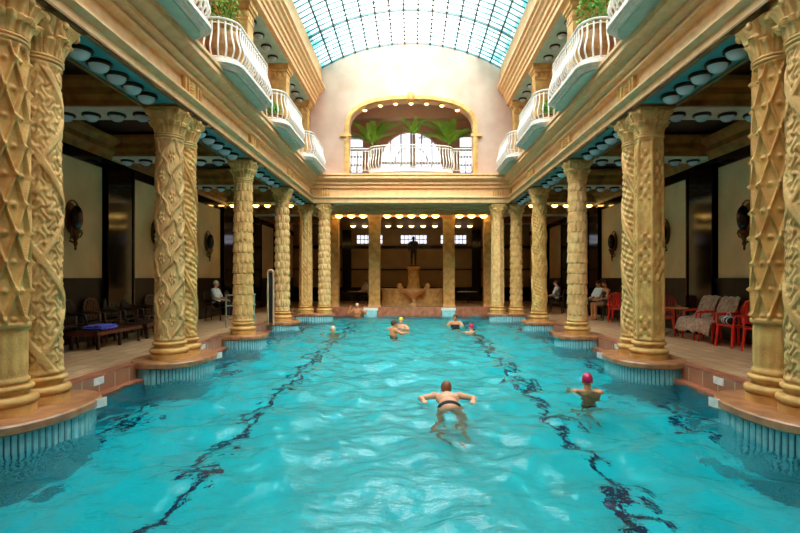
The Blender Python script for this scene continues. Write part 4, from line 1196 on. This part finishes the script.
# left aisle: dark loungers and chairs
def lounger(loc, label):
    t = thing('lounger', loc, label, 'lounger', 'dark loungers in the left aisle')
    b = MB()
    for k in range(12): b.box(-.3, .3, -.86+k*.145, -.86+k*.145+.11, .36, .385)
    b.build('slats', M['wood'], t)
    MB().box(-.32, -.28, -.9, .9, .30, .37).box(.28, .32, -.9, .9, .30, .37).box(-.32, .32, -.9, -.86, .30, .37).box(-.32, .32, .86, .9, .30, .37).build('frame', mat('red_brown_wood', srgb(120, 56, 36), .4, var=srgb(90, 40, 26), scale=8), t)
    for sx in (-1, 1):
        for y in (-.8, 0, .8): MB().box(sx*.28-.025, sx*.28+.025, y-.025, y+.025, 0, .30).build('leg', M['wood'], t)
lounger((-6.75, 11.6, 0), 'nearer dark wooden lounger with a blue towel in the left aisle')
lounger((-6.75, 13.6, 0), 'farther dark wooden lounger in the left aisle')
t = MB()
vs = []; 
t.box(-.22, .22, -.3, .3, 0, .05).box(-.2, .2, -.28, .26, .05, .095)
o = t.build('folded_towel', M['blue'], None, None, (-6.75, 11.35, .386)); bv = o.modifiers.new('b', 'BEVEL'); bv.width = .02; bv.segments = 3
tag(o, 'blue folded towel on the nearer left lounger', 'towel')
G = 'dark chairs along the left wall'
LY = [9.9, 10.75, 11.6, 12.4, 13.2, 14.0, 15.2]
for k, y in enumerate(LY):
    kind = 'd' if k % 3 else 'b'
    chair(kind, (-7.3, y, 0), -pi/2+.08*((k % 3)-1), '%s %s wooden chair from the camera in the row along the left wall' % (ORD[k], 'dark' if kind == 'd' else 'brown'), G)
chair('d', (-6.9, 18.4, 0), -pi/2, 'dark chair holding the white-shirted person in the left aisle', G)
chair('d', (-6.6, 19.6, 0), -pi/2, 'empty dark chair farthest along the left aisle', G)
person('sitter', (-6.86, 18.4, 0), 'person in a white shirt sitting in the left aisle', seated(.06, .49), vec(0, 1, 0), 'skin', .014, -pi/2, hair='whitehair', clothes=(('shirt', 'white_cloth', shirt), ('trousers', 'black_cloth', slacks)), group='people in the aisles')
# right aisle sitters
chair('d', (7.0, 19.35, 0), pi/2+.2, 'dark chair holding the white-shirted person of the seated couple', 'dark chairs in the right aisle')
person('sitter', (6.96, 19.35, 0), 'person in a white shirt sitting at right between the scaled and spiral-banded columns', seated(.06, .49), vec(0, 1, 0), 'skin2', .014, pi/2+.2, hair='hair', clothes=(('shirt', 'white_cloth', shirt), ('trousers', 'black_cloth', slacks)), group='people in the aisles')
chair('d', (7.0, 18.6, 0), pi/2+.1, 'dark chair holding the bare-shouldered person of the seated couple', 'dark chairs in the right aisle')
person('sitter', (6.96, 18.6, 0), 'bare-shouldered person in dark swimwear sitting beside the white-shirted one', seated(.02, .49), vec(0, 1, 0), 'skin2', .014, pi/2+.1, hair='hair', clothes=(('swimsuit', 'black_cloth', suit),), group='people in the aisles')
chair('d', (6.2, 22.2, 0), pi/2-.4, 'dark chair between the scaled column and the farther spiral one', 'dark chairs in the right aisle')
person('sitter', (6.17, 22.2, 0), 'distant person in a white top seated left of the right scaled column', seated(.06, .49), vec(0, 1, 0), 'skin', .014, pi/2-.4, hair='hair', clothes=(('shirt', 'white_cloth', shirt), ('trousers', 'black_cloth', slacks)), group='people in the aisles')
chair('d', (-2.7, 30.6, 0), pi/2+.6, 'dark chair at the round table left of the far fountain', 'dark chairs by the fountain')
person('sitter', (-2.72, 30.6, 0), 'person in a white top seated at the table left of the fountain', seated(.06, .49), vec(0, 1, 0), 'skin', .014, pi/2+.6, hair='hair', clothes=(('shirt', 'white_cloth', shirt), ('trousers', 'black_cloth', slacks)), group='people in the aisles')

# pool handrail and green rail on the left
t = thing('pool_handrail', (-4.55, 16.95, 0), 'tall looped handrail at the left pool edge before the leaf-carved column', 'handrail')
for dx in (-.09, .09):
    MB().tube([(dx, -.05, -.02), (dx, -.05, 1.66)], .028, 10).build('post', M['chrome'], t, 60)
MB().tube([(-.09*cos(pi*i/12), -.05, 1.66+.1*sin(pi*i/12)) for i in range(13)], .028, 10).build('top_bend', M['chrome'], t, 60)
MB().box(-.055, .055, -.055, -.045, .05, 1.68).build('dark_panel', M['black_cloth'], t)
t = thing('green_railing', (-4.95, 16.2, 0), 'low pale green metal railing beside the pool handrail', 'railing')
for y in (-.45, .25): MB().tube([(0, y, 0), (0, y, .98)], .025, 8).build('post', M['greenmetal'], t, 60)
for z in (.35, .66, .98): MB().tube([(0, -.55, z), (0, .35, z)], .026, 8).tube([(0, -.55, z), (-.6, -.55, z)], .024, 8).build('rail', M['greenmetal'], t, 60)
MB().tube([(-.6, -.55, 0), (-.6, -.55, .98)], .025, 8).build('post', M['greenmetal'], t, 60)
